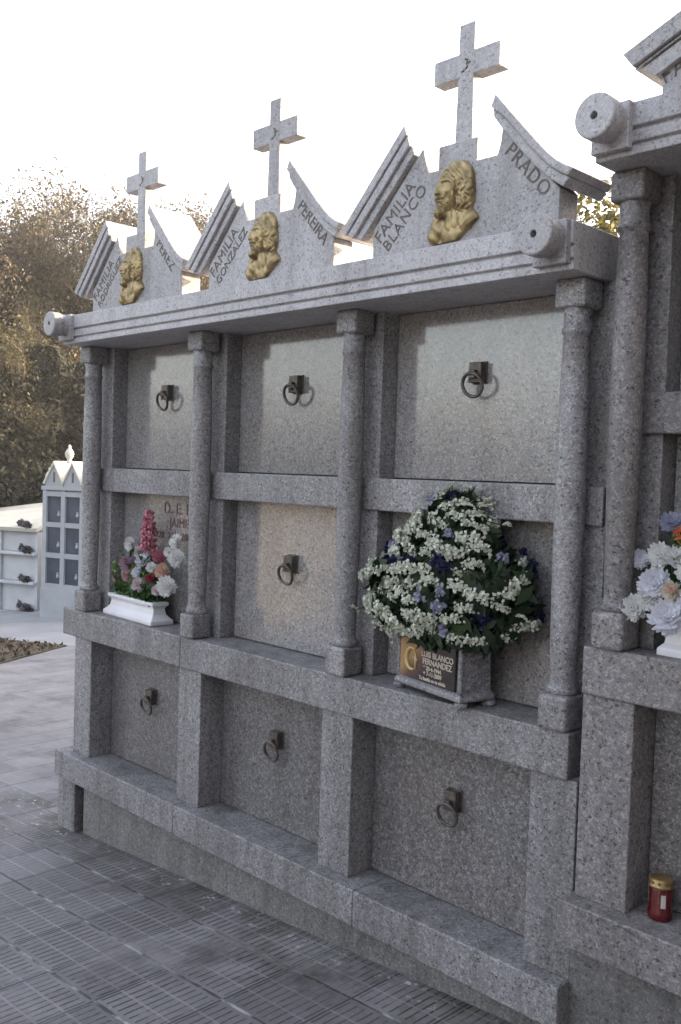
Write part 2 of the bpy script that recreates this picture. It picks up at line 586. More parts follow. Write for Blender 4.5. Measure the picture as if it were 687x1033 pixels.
def pediment_meshes():
    body = MB()
    body.prism_y([(-0.335, ZE), (-0.335, 2.650), (-0.118, 2.885), (-0.098, 2.800), (0.186, 2.800), (0.196, 2.830), (0.203, 2.885),
                  (0.418, 2.655), (0.418, ZE)], YB, 0.03)
    body.box(-0.058, 0.098, -0.060, 0.045, 2.801, 2.878)            # seat of the cross
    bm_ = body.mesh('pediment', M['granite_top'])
    left = MB()
    L, T = Vector((-0.469, 2.660)), Vector((-0.180, 2.967))
    d = (T - L).normalized(); nrm = Vector((d.y, -d.x))
    steps = [(0.0, 0.030, -0.100, 0.0), (0.030, 0.037, -0.0915, 0.010), (0.037, 0.066, -0.098, 0.014), (0.066, 0.094, -0.085, 0.028)]
    for a, b, yf, ins in steps:
        p0 = L + nrm * a + d * (ins * 0.9); p1 = L + nrm * b + d * (ins * 0.9 + (b - a) * 0.15)
        q0 = T + nrm * a + d * (-a * 0.5); q1 = T + nrm * b + d * (-b * 0.5)
        left.prism_y([tuple(p0), tuple(p1), tuple(q1), tuple(q0)], yf, 0.127 - ins * 0.3)
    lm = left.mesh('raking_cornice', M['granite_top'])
    right = MB()
    up = [(0.192, 2.975), (0.245, 2.914), (0.300, 2.853), (0.350, 2.797), (0.392, 2.753), (0.420, 2.728), (0.450, 2.708), (0.478, 2.695)]
    lo = [(0.180, 2.912), (0.209, 2.874), (0.255, 2.822), (0.300, 2.772), (0.340, 2.730), (0.372, 2.700), (0.405, 2.674), (0.440, 2.650)]
    mid = [(a[0] * 0.55 + b[0] * 0.45, a[1] * 0.55 + b[1] * 0.45) for a, b in zip(up, lo)]
    mid[0] = (0.176, 2.940)
    right.prism_y(up + mid[::-1], -0.100, 0.127)
    right.prism_y(mid + lo[::-1], -0.088, 0.122)
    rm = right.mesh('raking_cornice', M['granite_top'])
    cr = MB()
    cx = 0.018
    cr.prism_y([(cx - 0.035, 2.878), (cx + 0.035, 2.878), (cx + 0.031, 3.096), (cx + 0.133, 3.096), (cx + 0.133, 3.172), (cx + 0.031, 3.172),
                (cx + 0.031, 3.263), (cx - 0.031, 3.263), (cx - 0.031, 3.172), (cx - 0.133, 3.172), (cx - 0.133, 3.096), (cx - 0.031, 3.096)], -0.030, 0.026)
    cm = cr.mesh('cross', M['granite_top'])
    em = MB()
    em.tube([(cx - 0.004, -0.0305, 3.150), (cx + 0.006, -0.0305, 3.146), (cx + 0.003, -0.0305, 3.134), (cx + 0.008, -0.0305, 3.124), (cx - 0.001, -0.0305, 3.118)], 0.0028, 5)
    em.tube([(cx - 0.016, -0.0305, 3.112), (cx - 0.007, -0.0305, 3.114)], 0.0032, 5)
    em.tube([(cx + 0.008, -0.0305, 3.134), (cx + 0.018, -0.0305, 3.138)], 0.0022, 5)
    emm = em.mesh('emblem', M['letter'])
    return bm_, lm, rm, cm, emm


PED = pediment_meshes()


def scroll_mesh():
    b = MB()
    b.box(-0.056, 0.056, -0.124, -0.098, 2.421, ZE + 0.002)            # square plate behind the disc
    b.lathe([(0.0005, 0.055), (0.0100, 0.055), (0.0105, -0.010), (0.056, -0.010), (0.060, -0.006), (0.060, 0.038), (0.057, 0.042), (0.053, 0.046), (0.053, 0.078)], (0, -0.198, 2.494), 40, 'y')
    me = b.mesh('scroll', M['granite_top'])
    return me


SCROLL = scroll_mesh()


def inscribe(parent, words, size, x, y, z, ang, mat, track=1.05, depth=0.0012, name='lettering'):
    b = MB()
    for i, wd in enumerate(words):
        t = text_mb(wd, size, depth, 'LEFT', track)
        t.xf(Matrix.Translation((0, -i * size * 1.18, 0)))
        b.add(t.v, t.f)
    b.xf(on_front(x, y - 0.0008, z, ang))
    return b.build(name, mat, parent)


STONE_COPIES = {}


def stone_of(me, stone):
    if stone == 'granite':
        return me
    k = (me.name, stone)
    if k not in STONE_COPIES:
        c = me.copy(); c.materials.clear(); c.materials.append(M[stone]); STONE_COPIES[k] = c
    return STONE_COPIES[k]


def tomb_block(label, loc, names, left_ext, ledge_left, leg, no_ring=(), bays=3, wide=False, stone='granite', ledge_stone='granite_ledge'):
    t = thing('tomb_block', label, 'tomb block', loc, 0, 'granite tomb blocks')
    W = bays * P
    gz = lambda x: ground_z(x + loc[0]) - loc[2]
    # core behind everything
    MB().box(-HALF + 0.004, W + HALF - 0.012, 0.252, BACK, min(gz(0), gz(W)) - 0.15, 2.50).build('core', M['core'], t)
    # plinth under the ledge
    x0 = ledge_left + (0.17 if leg else 0.0)
    b = MB(); b.box(x0, W + 0.082, 0.045, 0.25, gz(0) - 0.25, ZL - TL)
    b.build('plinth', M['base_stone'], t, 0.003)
    if leg:
        MB().box(-0.222, -0.048, 0.020, 0.25, gz(0) - 0.25, ZL - TL).build('plinth_end', M[ledge_stone], t, 0.004)
    b = MB()
    js = [ledge_left, 0.93, 2.07, W + 0.0845]
    for a, c in zip(js[:-1], js[1:]):
        b.box(a + 0.001, c - 0.001, -0.036, 0.25, ZL - TL, ZL)
    b.build('base_ledge', M[ledge_stone], t, 0.005)
    b = MB()
    js = [left_ext, 0.885, W + 0.056]
    for a, c in zip(js[:-1], js[1:]):
        b.box(a + 0.001, c - 0.001, 0.012, 0.25, ZSB, ZS)
    b.build('shelf', M[stone], t, 0.006)
    pil = MB().box(-HALF, HALF, 0.025, 0.25, ZL, ZSB).mesh('pillar', M[stone])
    pia = MB().box(-HALF, HALF, 0.120, 0.25, ZS, ZC).mesh('pilaster', M[stone])
    for i in range(bays + 1):
        obj('pillar', pil, t, 0.004, loc=(i * P, 0, 0))
        obj('pilaster', pia, t, 0.004, loc=(i * P, 0, 0))
        c = obj('column', stone_of(SHAFT, stone), t, loc=(i * P, 0, 0))
        obj('column_base', stone_of(CBASE, stone), c, 0.013, 3)
        obj('capital', stone_of(CAPITAL, stone), c, 0.011, 3)
    for i in range(bays):
        a = i * P + (0.0015 if i else -HALF)
        c = (i + 1) * P - (0.0015 if i < bays - 1 else -HALF)
        MB().box(a, c, 0.102, 0.25, ZM0, ZM1).build('lintel', M[stone], t, 0.005)
        for r, (z0, z1, yy, mt) in enumerate(((ZM1, ZC, YU, 'slab_polished'), (ZS, ZM0, YU, 'slab_polished'), (ZL, ZSB, YLO, 'slab_rough'))):
            s = MB().box(i * P + HALF + 0.003, (i + 1) * P - HALF - 0.003, yy, 0.25, z0 + 0.004, z1 - 0.003).build('niche_slab', M[mt], t, 0.002)
            if (r, i) not in no_ring:
                zr = (2.128, 1.372, 0.630)[r]
                obj('ring_handle', RING, s, 0.0015, 1, loc=((i + 0.5) * P + 0.003, yy, zr))
            if r == 1 and i == 0 and leg:
                b = MB()
                for s_, sz, xx, zz in (("D. E. P.", 0.078, 0.575, 1.575), ("JAIME", 0.062, 0.585, 1.510), ("7-10-1928  27-1-2001", 0.050, 0.475, 1.450)):
                    q = text_mb(s_, sz, 0.0015, 'CENTER', 1.05); q.xf(on_front(xx, YU - 0.001, zz)); b.add(q.v, q.f)
                b.build('lettering', M['letter_red'], s)
    # entablature with its grooves
    g = 0.006
    prof = [(0.25, ZC), (-0.097, ZC), (-0.097, 2.4305), (-0.088, 2.4335), (-0.088, 2.4375), (-0.100, 2.4405), (-0.100, 2.4700), (-0.090, 2.4735),
            (-0.090, 2.4780), (-0.104, 2.4815), (-0.104, ZE), (0.25, ZE)]
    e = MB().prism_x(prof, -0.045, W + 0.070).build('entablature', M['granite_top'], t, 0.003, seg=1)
    for sx in (0.012, W + 0.006):
        obj('scroll', SCROLL, e, 0.003, 2, loc=(sx, 0, 0))
    # pediments
    if wide:                                                       # one low gable across all the bays
        W2 = W / 2
        tp = 0.416
        zb = lambda x: 2.622 + (x - 0.126) * tp
        p = MB().prism_y([(0.130, ZE), (0.130, 2.622), (W2, zb(W2)), (W - 0.130, 2.622), (W - 0.130, ZE)], YB, 0.03).build('pediment', M['granite_top'], t, 0.004)
        for sg in (1, -1):
            b = MB()
            for o0, o1, yf, xs_ in ((0.048, 0.098, -0.104, 0.030), (0.040, 0.0478, -0.094, 0.042), (0.0, 0.0398, -0.088, 0.060)):
                b.prism_y([(xs_ + (0.098 - o1) * 0.35, zb(xs_) + o1), (xs_ + (0.098 - o0) * 0.6, zb(xs_) + o0 + 0.01), (W2 - 0.001, zb(W2) + o0), (W2 - 0.001, zb(W2) + o1)], yf, 0.127)
            if sg < 0:
                b.v = [(W - x, y, z) for x, y, z in b.v]
            b.build('raking_cornice', M['granite_top'], p, 0.004)
        obj('cross', PED[3], p, 0.003, loc=(W2, 0, 0.37))
        inscribe(p, ["FAMILIA"], 0.058, 0.136, YB, 2.582, R(22.6), M['letter'], 1.15)
        return t
    for k in range(bays):
        xk = XC + PX_STEP * k - 0.004
        p = obj('pediment', PED[0], t, 0.004, loc=(xk, 0, 0))
        obj('raking_cornice', PED[1], p, 0.004)
        obj('raking_cornice', PED[2], p, 0.005)
        obj('portrait_relief', RELIEF, p, loc=(0.026, YB + 0.001, 2.550))
        cr = obj('cross', PED[3], p, 0.003)
        first, second, right = names[k]
        em = obj('emblem', PED[4], p)
        n1 = max(len(first), 1)
        inscribe(p, [first], 0.062, -0.300, YB, 2.596, R(47), M['letter'])
        inscribe(p, [second], 0.058 if len(second) < 8 else 0.050, -0.262, YB, 2.563, R(47), M['letter'], 1.12 if len(second) < 8 else 1.0)
        inscribe(p, [right], 0.062, 0.213, YB, 2.800, R(-47.5), M['letter'], 1.12 if len(right) < 6 else 1.0)
    return t


main = tomb_block('grey granite tomb block with three crosses and three bronze heads on its pediments', (0, 0, 0),
                  [("FAMILIA", "RODRIGUEZ", "PEREZ"), ("FAMILIA", "GONZALEZ", "PEREIRA"), ("FAMILIA", "BLANCO", "PRADO")],
                  -0.195, -0.167, True, no_ring=((1, 0), (1, 2)))
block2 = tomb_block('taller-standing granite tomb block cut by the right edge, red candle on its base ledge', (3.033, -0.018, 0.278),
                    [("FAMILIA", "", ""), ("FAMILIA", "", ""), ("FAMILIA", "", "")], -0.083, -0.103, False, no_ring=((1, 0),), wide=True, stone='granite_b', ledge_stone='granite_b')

# ------------------------------------------------------------------ ground
def pavement_mat():
    mt, n, b = new_mat('ribbed grey pavers')
    co = coords(n, False)
    sp = n.nodes.new("ShaderNodeSeparateXYZ"); n.links.new(co, sp.inputs[0])

    def math_(op, a, b_=None, c=None):
        x = n.nodes.new("ShaderNodeMath"); x.operation = op
        for i, val in enumerate((a, b_, c)):
            if val is None: continue
            if hasattr(val, 'is_linked'): n.links.new(val, x.inputs[i])
            else: x.inputs[i].default_value = val
        return x.outputs[0]
    T = 0.31
    wob = noise(n, co, 9, 2)
    wx = math_('MULTIPLY_ADD', wob, 0.008, -0.004)
    xx = math_('ADD', sp.outputs[0], wx); yy = math_('ADD', sp.outputs[1], wx)
    xs = math_('DIVIDE', math_('ADD', xx, 31.0 - 0.69), T)
    ys = math_('DIVIDE', math_('ADD', yy, 31.0 + 0.20), T)
    fx = math_('FRACT', xs); fy = math_('FRACT', ys)
    ix = math_('FLOOR', xs); iy = math_('FLOOR', ys)
    ex = math_('MINIMUM', fx, math_('SUBTRACT', 1.0, fx)); ey = math_('MINIMUM', fy, math_('SUBTRACT', 1.0, fy))
    brk = noise(n, co, 13, 4, 0.65)
    jy = math_('LESS_THAN', ey, math_('MULTIPLY_ADD', brk, 0.05, -0.006)); jx = math_('LESS_THAN', ex, 0.014)
    # ribs
    rb = math_('FRACT', math_('MULTIPLY', fx, 9.0))
    rd = math_('ABSOLUTE', math_('SUBTRACT', rb, 0.5))
    groove = n.nodes.new("ShaderNodeMapRange"); groove.interpolation_type = 'SMOOTHSTEP'
    groove.inputs[1].default_value = 0.17; groove.inputs[2].default_value = 0.03
    n.links.new(rd, groove.inputs[0])
    inner = math_('GREATER_THAN', ey, 0.07)
    gv = math_('MULTIPLY', groove.outputs[0], inner)
    # grooves worn away or filled with dirt in places
    wear = noise(n, co, 2.3, 4)
    wr = ramp(n, [(0.36, (0.2, 0.2, 0.2)), (0.58, (1, 1, 1))]); n.links.new(wear, wr.inputs[0])
    brk = noise(n, co, 13, 4, 0.65)                                   # ribs broken by chips and packed dirt
    br = ramp(n, [(0.34, (0.25, 0.25, 0.25)), (0.46, (1, 1, 1))]); n.links.new(brk, br.inputs[0])
    gw = math_('MULTIPLY', math_('MULTIPLY', gv, wr.outputs[0]), br.outputs[0])
    far = n.nodes.new("ShaderNodeMapRange"); far.interpolation_type = 'SMOOTHSTEP'
    far.inputs[1].default_value = -0.9; far.inputs[2].default_value = -0.15
    n.links.new(math_('MULTIPLY_ADD', noise(n, co, 2.0, 3), 1.2, math_('ADD', sp.outputs[0], -0.6)), far.inputs[0])
    gw = math_('MULTIPLY', gw, math_('MULTIPLY_ADD', far.outputs[0], 0.85, 0.15))
    # tile to tile tone
    cmb = n.nodes.new("ShaderNodeCombineXYZ"); n.links.new(ix, cmb.inputs[0]); n.links.new(iy, cmb.inputs[1])
    wn = n.nodes.new("ShaderNodeTexWhiteNoise"); n.links.new(cmb.outputs[0], wn.inputs['Vector'])
    tone = math_('MULTIPLY_ADD', wn.outputs['Value'], 0.26, -0.05)
    f1 = noise(n, co, 1.1, 5, 0.6)
    f2 = noise(n, co, 38, 4, 0.6)
    mixf = math_('ADD', math_('MULTIPLY_ADD', f1, 0.55, tone), math_('MULTIPLY', f2, 0.30))
    r = ramp(n, [(0.25, (0.09, 0.084, 0.085)), (0.55, (0.175, 0.165, 0.168)), (0.85, (0.28, 0.267, 0.27))])
    n.links.new(mixf, r.inputs[0])
    sub = math_('FRACT', math_('MULTIPLY', fy, 3.0))                     # rows of bars: three to a tile
    sub_e = math_('LESS_THAN', math_('MINIMUM', sub, math_('SUBTRACT', 1.0, sub)), 0.045)
    gw = math_('MULTIPLY', gw, math_('SUBTRACT', 1.0, math_('MULTIPLY', sub_e, 0.85)))
    col = mixc(n, math_('MULTIPLY', gw, 0.86), r.outputs[0], (0.026, 0.024, 0.025))
    col = mixc(n, math_('MULTIPLY', sub_e, br.outputs[0]), col, mixc(n, 1.0, col, (1.35, 1.33, 1.34), 'MULTIPLY'))
    wornc = ramp(n, [(0.3, (0.10, 0.098, 0.104)), (0.5, (0.19, 0.187, 0.197)), (0.75, (0.29, 0.286, 0.30))])
    n.links.new(noise(n, co, 3.0, 6, 0.7), wornc.inputs[0])
    col = mixc(n, math_('MULTIPLY', math_('SUBTRACT', 1.0, far.outputs[0]), 0.55), col, wornc.outputs[0])
    # joints: dark moss in the cross joints, pale lime in the long joints, broken up
    jn = noise(n, co, 7, 4)
    jr = ramp(n, [(0.50, (0.05, 0.05, 0.045)), (0.62, (0.36, 0.35, 0.355))]); n.links.new(jn, jr.inputs[0])
    col = mixc(n, jx, col, (0.045, 0.044, 0.043))
    col = mixc(n, math_('MULTIPLY', jy, math_('MULTIPLY_ADD', far.outputs[0], 0.75, 0.25)), col, jr.outputs[0])
    # lime bloom and dark traffic stains of no regular shape
    bl = noise(n, co, 0.9, 7, 0.72)
    blr = ramp(n, [(0.52, (0, 0, 0)), (0.68, (0.55, 0.55, 0.55))]); n.links.new(bl, blr.inputs[0])
    col = mixc(n, math_('MULTIPLY', blr.outputs[0], math_('SUBTRACT', 1.0, gw)), col, (0.27, 0.255, 0.262))
    st = noise(n, co, 1.7, 7, 0.7)
    str_ = ramp(n, [(0.53, (0, 0, 0)), (0.66, (0.75, 0.75, 0.75))]); n.links.new(st, str_.inputs[0])
    col = mixc(n, str_.outputs[0], col, mixc(n, 1.0, col, (0.45, 0.43, 0.42), 'MULTIPLY'))
    sp_ = noise(n, co, 55, 3, 0.7)
    spr = ramp(n, [(0.66, (0, 0, 0)), (0.72, (0.7, 0.7, 0.7))]); n.links.new(sp_, spr.inputs[0])
    col = mixc(n, spr.outputs[0], col, (0.32, 0.31, 0.315))
    # damp, mossy strip along the foot of the block
    yd = n.nodes.new("ShaderNodeMapRange"); yd.inputs[1].default_value = -0.55; yd.inputs[2].default_value = 0.02
    n.links.new(sp.outputs[1], yd.inputs[0])
    dn = noise(n, co, 3.4, 5, 0.65)
    dm = ramp(n, [(0.40, (0, 0, 0)), (0.62, (0.8, 0.8, 0.8))]); n.links.new(dn, dm.inputs[0])
    near = math_('LESS_THAN', sp.outputs[1], 0.2)
    damp = math_('MULTIPLY', math_('MULTIPLY', yd.outputs[0], dm.outputs[0]), near)
    col = mixc(n, damp, col, mixc(n, 1.0, col, (0.42, 0.42, 0.33), 'MULTIPLY'))
    # lime spatter close to the plinth
    ls = noise(n, co, 24, 5, 0.7)
    lr = ramp(n, [(0.60, (0, 0, 0)), (0.66, (1, 1, 1))]); n.links.new(ls, lr.inputs[0])
    yl = n.nodes.new("ShaderNodeMapRange"); yl.inputs[1].default_value = -0.16; yl.inputs[2].default_value = 0.0
    n.links.new(sp.outputs[1], yl.inputs[0])
    col = mixc(n, math_('MULTIPLY', math_('MULTIPLY', lr.outputs[0], yl.outputs[0]), near), col, (0.5, 0.5, 0.5))
    n.links.new(col, b.inputs['Base Color'])
    rr = n.nodes.new("ShaderNodeMapRange"); rr.inputs[3].default_value = 0.5; rr.inputs[4].default_value = 0.8
    n.links.new(f1, rr.inputs[0]); n.links.new(rr.outputs[0], b.inputs['Roughness'])
    ht = math_('SUBTRACT', math_('MULTIPLY', f2, 0.25), math_('MAXIMUM', gw, math_('MULTIPLY', math_('MAXIMUM', jx, jy), 0.6)))
    bp = n.nodes.new("ShaderNodeBump"); bp.inputs['Strength'].default_value = 0.8; bp.inputs['Distance'].default_value = 0.006
    n.links.new(ht, bp.inputs['Height']); n.links.new(bp.outputs[0], b.inputs['Normal'])
    return mt


def hill(x, y):
    s = -0.6 * x + 0.8 * y
    q = min(max((s - 14.0) / 36.0, 0.0), 1.0)
    return q * q * (3 - 2 * q) * 12.0


def terrain_z(x, y):
    xx = min(max(x, -16.0), 12.0)
    return ground_z(xx) + hill(x, y) - (0.12 if True else 0)


me = bpy.data.meshes.new('ground')
nx, ny = 110, 110
xs = np.concatenate([np.linspace(-110, -70, 5)[:-1], np.linspace(-70, 40, 90), np.linspace(40, 60, 4)[1:]])
ys = np.concatenate([np.linspace(-60, -40, 4)[:-1], np.linspace(-40, 70, 90), np.linspace(70, 90, 4)[1:]])
vs = [(x, y, terrain_z(x, y)) for y in ys for x in xs]
fs = [(j * len(xs) + i, j * len(xs) + i + 1, (j + 1) * len(xs) + i + 1, (j + 1) * len(xs) + i) for j in range(len(ys) - 1) for i in range(len(xs) - 1)]
me.from_pydata(vs, [], fs)
me.polygons.foreach_set('use_smooth', [True] * len(me.polygons))


def earth_mat():
    mt, n, b = new_mat('leaf litter and earth')
    co = coords(n, False)
    r = ramp(n, [(0.35, (0.035, 0.03, 0.02)), (0.55, (0.07, 0.055, 0.032)), (0.75, (0.10, 0.085, 0.045))])
    n.links.new(noise(n, co, 1.3, 6, 0.7), r.inputs[0]); n.links.new(r.outputs[0], b.inputs['Base Color'])
    b.inputs['Roughness'].default_value = 0.95
    return mt


M['earth'] = earth_mat()
me.materials.append(M['earth'])
tag(obj('ground', me), kind='structure')


def sheet(name, poly, mat, lift, sub=1.0):
    """flat sheet that follows the slope of the street, thick enough to be a real layer"""
    b = MB()
    top = [(x, y, ground_z(max(x, -16.0)) + lift) for x, y in poly]
    bot = [(x, y, ground_z(max(x, -16.0)) + lift - 0.10) for x, y in poly]
    n = len(poly)
    b.add(top + bot, [tuple(range(n)), tuple(range(2 * n - 1, n - 1, -1))] + [(i, i + n, (i + 1) % n + n, (i + 1) % n) for i in range(n)])
    return tag(b.build(name, mat), kind='structure')


M['pavers'] = pavement_mat()
sheet('pavement', [(-7.0, -9), (9, -9), (9, 0.20), (-0.1, 0.20), (-0.1, 2.6), (-5.4, 4.6), (-7.15, 3.86), (-6.2, 2.42), (-7.0, 1.2)], M['pavers'], 0.0)


def concrete_mat():
    mt, n, b = new_mat('pale concrete path')
    co = coords(n, False)
    r = ramp(n, [(0.3, (0.22, 0.22, 0.228)), (0.7, (0.33, 0.33, 0.345))])
    n.links.new(noise(n, co, 1.5, 6, 0.65), r.inputs[0]); n.links.new(r.outputs[0], b.inputs['Base Color'])
    b.inputs['Roughness'].default_value = 0.5
    return mt


M['concrete'] = concrete_mat()
sheet('path', [(-16, 3.60), (-8.75, 3.60), (-7.15, 3.87), (-5.4, 4.61), (-5.4, 9.5), (-16, 9.5)], M['concrete'], -0.006)


# ------------------------------------------------------------------ leaf clouds
def quads_mesh(name, mat, centres, normals, size, aspect=0.5, rnd=None, bend=0.25):
    """many leaf-shaped faces (pointed quads); one random value per leaf in 'leaf_random'"""
    n = len(centres)
    nr = normals / np.maximum(np.linalg.norm(normals, axis=1, keepdims=True), 1e-6)
    a = np.cross(nr, rng.normal(size=(n, 3)))
    a /= np.maximum(np.linalg.norm(a, axis=1, keepdims=True), 1e-6)
    b = np.cross(nr, a)
    s = np.asarray(size).reshape(-1, 1) * np.ones((n, 1))
    v = np.empty((n, 4, 3))
    v[:, 0] = centres - a * s
    v[:, 1] = centres + b * s * aspect - nr * s * bend * 0.3
    v[:, 2] = centres + a * s - nr * s * bend
    v[:, 3] = centres - b * s * aspect - nr * s * bend * 0.3
    me = bpy.data.meshes.new(name)
    me.vertices.add(4 * n); me.loops.add(4 * n); me.polygons.add(n)
    me.vertices.foreach_set('co', v.reshape(-1))
    me.loops.foreach_set('vertex_index', np.arange(4 * n, dtype=np.int32))
    me.polygons.foreach_set('loop_start', np.arange(0, 4 * n, 4, dtype=np.int32))
    me.update(calc_edges=True)
    at = me.attributes.new('leaf_random', 'FLOAT', 'FACE')
    at.data.foreach_set('value', (rng.random(n) if rnd is None else rnd).astype(np.float32))
    me.materials.append(mat)
    return me


M['bark'] = plain('grey brown bark', (0.085, 0.07, 0.055), 0.9, 0, 0.4, 5)
M['bark_pale'] = plain('pale bark', (0.15, 0.125, 0.10), 0.9, 0, 0.4, 5)
M['leaf_brown'] = leaf_mat('withered brown foliage', [(0.15, (0.045, 0.035, 0.024)), (0.5, (0.10, 0.078, 0.05)), (0.85, (0.17, 0.13, 0.075))], trans=0.4)
M['leaf_olive'] = leaf_mat('olive autumn foliage', [(0.15, (0.03, 0.028, 0.015)), (0.5, (0.072, 0.064, 0.032)), (0.85, (0.14, 0.118, 0.055))], trans=0.4)
M['leaf_gold'] = leaf_mat('golden autumn foliage', [(0.15, (0.09, 0.06, 0.015)), (0.5, (0.22, 0.14, 0.03)), (0.85, (0.36, 0.23, 0.05))], trans=0.45)
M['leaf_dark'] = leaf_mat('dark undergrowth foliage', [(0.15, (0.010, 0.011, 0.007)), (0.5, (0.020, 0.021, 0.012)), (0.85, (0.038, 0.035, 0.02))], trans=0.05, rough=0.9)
M['leaf_hedge'] = leaf_mat('yellow green hedge foliage', [(0.15, (0.04, 0.045, 0.012)), (0.5, (0.12, 0.11, 0.03)), (0.85, (0.26, 0.20, 0.05))], trans=0.4)


def tree_meshes(seed, height, spread, leaf, n_leaf, leaf_size, bark):
    rs = random.Random(seed)
    mb = MB()
    tips = []

    def branch(p, d, ln, rad, lvl):
        n = 4 if lvl < 2 else 3
        pts = [p]; rr = [rad]
        q = p.copy(); dd = d.copy()
        for i in range(n):
            dd = (dd + Vector((rs.gauss(0, .16), rs.gauss(0, .16), rs.gauss(0.05, .10)))).normalized()
            q = q + dd * ln / n
            pts.append(q.copy()); rr.append(rad * (1 - 0.62 * (i + 1) / n))
            if lvl >= 2:
                tips.append((q.copy(), lvl))
        mb.tube(pts, rr, 6 if lvl == 0 else (4 if lvl < 3 else 3))
        if lvl >= 4:
            return
        k = (6, 5, 5, 4)[lvl]
        for i in range(k):
            f = rs.uniform(0.35 if lvl == 0 else 0.2, 1.0)
            j = min(int(f * n), n - 1)
            base = pts[j].lerp(pts[j + 1], f * n - j)
            az = rs.uniform(0, 2 * math.pi)
            perp = dd.orthogonal().normalized()
            perp.rotate(Matrix.Rotation(az, 3, dd))
            ang = rs.uniform(0.45, 0.95) * (spread if lvl == 0 else 1.0)
            nd = (dd * math.cos(ang) + perp * math.sin(ang) + Vector((0, 0, 0.12))).normalized()
            branch(base, nd, ln * rs.uniform(0.45, 0.68), rad * rs.uniform(0.38, 0.52), lvl + 1)

    branch(Vector((0, 0, -0.3)), Vector((rs.gauss(0, .06), rs.gauss(0, .06), 1)).normalized(), height * 0.62, height * 0.020, 0)
    tr = mb.mesh('trunk', bark, fix=False)
    T = np.array([t[0] for t in tips])
    pick = rng.integers(0, len(T), n_leaf)
    c = T[pick] + rng.normal(size=(n_leaf, 3)) * height * 0.022
    nrm = rng.normal(size=(n_leaf, 3)); nrm[:, 2] += 0.6
    cr = quads_mesh('crown', leaf, c, nrm, leaf_size * rng.uniform(0.5, 1.3, n_leaf), 0.55)
    return tr, cr


def bush_mesh(n, rx, ry, rz, mat, size, lumps=14, name='foliage'):
    ctr = rng.normal(size=(lumps, 3)); ctr /= np.linalg.norm(ctr, axis=1, keepdims=True)
    ctr *= rng.uniform(0.3, 0.75, (lumps, 1)); ctr[:, 2] = np.abs(ctr[:, 2])
    rad = rng.uniform(0.25, 0.48, lumps)
    pk = rng.integers(0, lumps, n)
    d = rng.normal(size=(n, 3)); d /= np.linalg.norm(d, axis=1, keepdims=True)
    c = ctr[pk] + d * (rad[pk] * rng.uniform(0.55, 1.08, n))[:, None]
    c = c * np.array([rx, ry, rz]); c[:, 2] = np.abs(c[:, 2])
    nr = d + rng.normal(size=(n, 3)) * 0.6 + np.array([0, 0, 0.3])
    return quads_mesh(name, mat, c, nr, size * rng.uniform(0.5, 1.4, n), 0.55)


KINDS = [
    (tree_meshes(1, 8.0, 0.9, M['leaf_brown'], 24000, 0.05, M['bark']), 'brown'),
    (tree_meshes(2, 8.4, 0.8, M['leaf_olive'], 26000, 0.05, M['bark']), 'olive'),
    (tree_meshes(3, 7.6, 0.7, M['leaf_brown'], 7000, 0.045, M['bark_pale']), 'bare'),
    (tree_meshes(4, 7.2, 1.0, M['leaf_gold'], 18000, 0.05, M['bark']), 'gold'),
]
TLAB = {'brown': 'withered brown tree in the wood on the slope beyond the white tombs',
        'olive': 'olive-brown leafy tree in the wood on the slope beyond the white tombs',
        'bare': 'nearly bare grey-twigged tree on the slope beyond the white tombs',
        'gold': 'golden-leaved autumn tree on the slope beyond the white tombs'}


def view_point(u, dist):
    """a point on the ground at a given distance along the viewing direction of picture column u (layout helper for the far wood)"""
    d = fwd + rgt * ((u - 343.5) / 957.2)
    d = Vector((d.x, d.y, 0)).normalized()
    p = CAM + d * dist
    return p.x, p.y


TREES = [(-70, 27, 0, 1.0), (-30, 31, 1, 1.05), (5, 26, 3, 0.62), (22, 30, 0, 1.08), (48, 27, 1, 0.98), (78, 31, 0, 1.05), (100, 35, 2, 1.0), (128, 33, 2, 0.98),
         (60, 38, 2, 1.0), (160, 31, 0, 0.80), (146, 36, 1, 0.90), (174, 35, 0, 0.86), (190, 33, 1, 0.84), (207, 34, 1, 0.86), (228, 37, 0, 0.78), (130, 30, 0, 0.86), (112, 29, 1, 0.78), (260, 38, 2, 0.62), (12, 36, 2, 1.1), (35, 24, 1, 0.70), (85, 25, 0, 0.68),
         (-55, 38, 2, 1.1), (135, 27, 1, 0.60)]
first = {}
for i, (u, dist, k, s) in enumerate(TREES):
    (tr, cr), kn = KINDS[k]
    x, y = view_point(u, dist)
    t = thing('broadleaf_tree', TLAB[kn], 'tree', (x, y, terrain_z(x, y) - 0.05), rng.uniform(0, 6.28), 'trees of the wood on the slope: ' + kn)
    t.scale = (s * 1.0, s * 1.0, s * 1.06)
    obj('trunk', tr, t); obj('crown', cr, t)

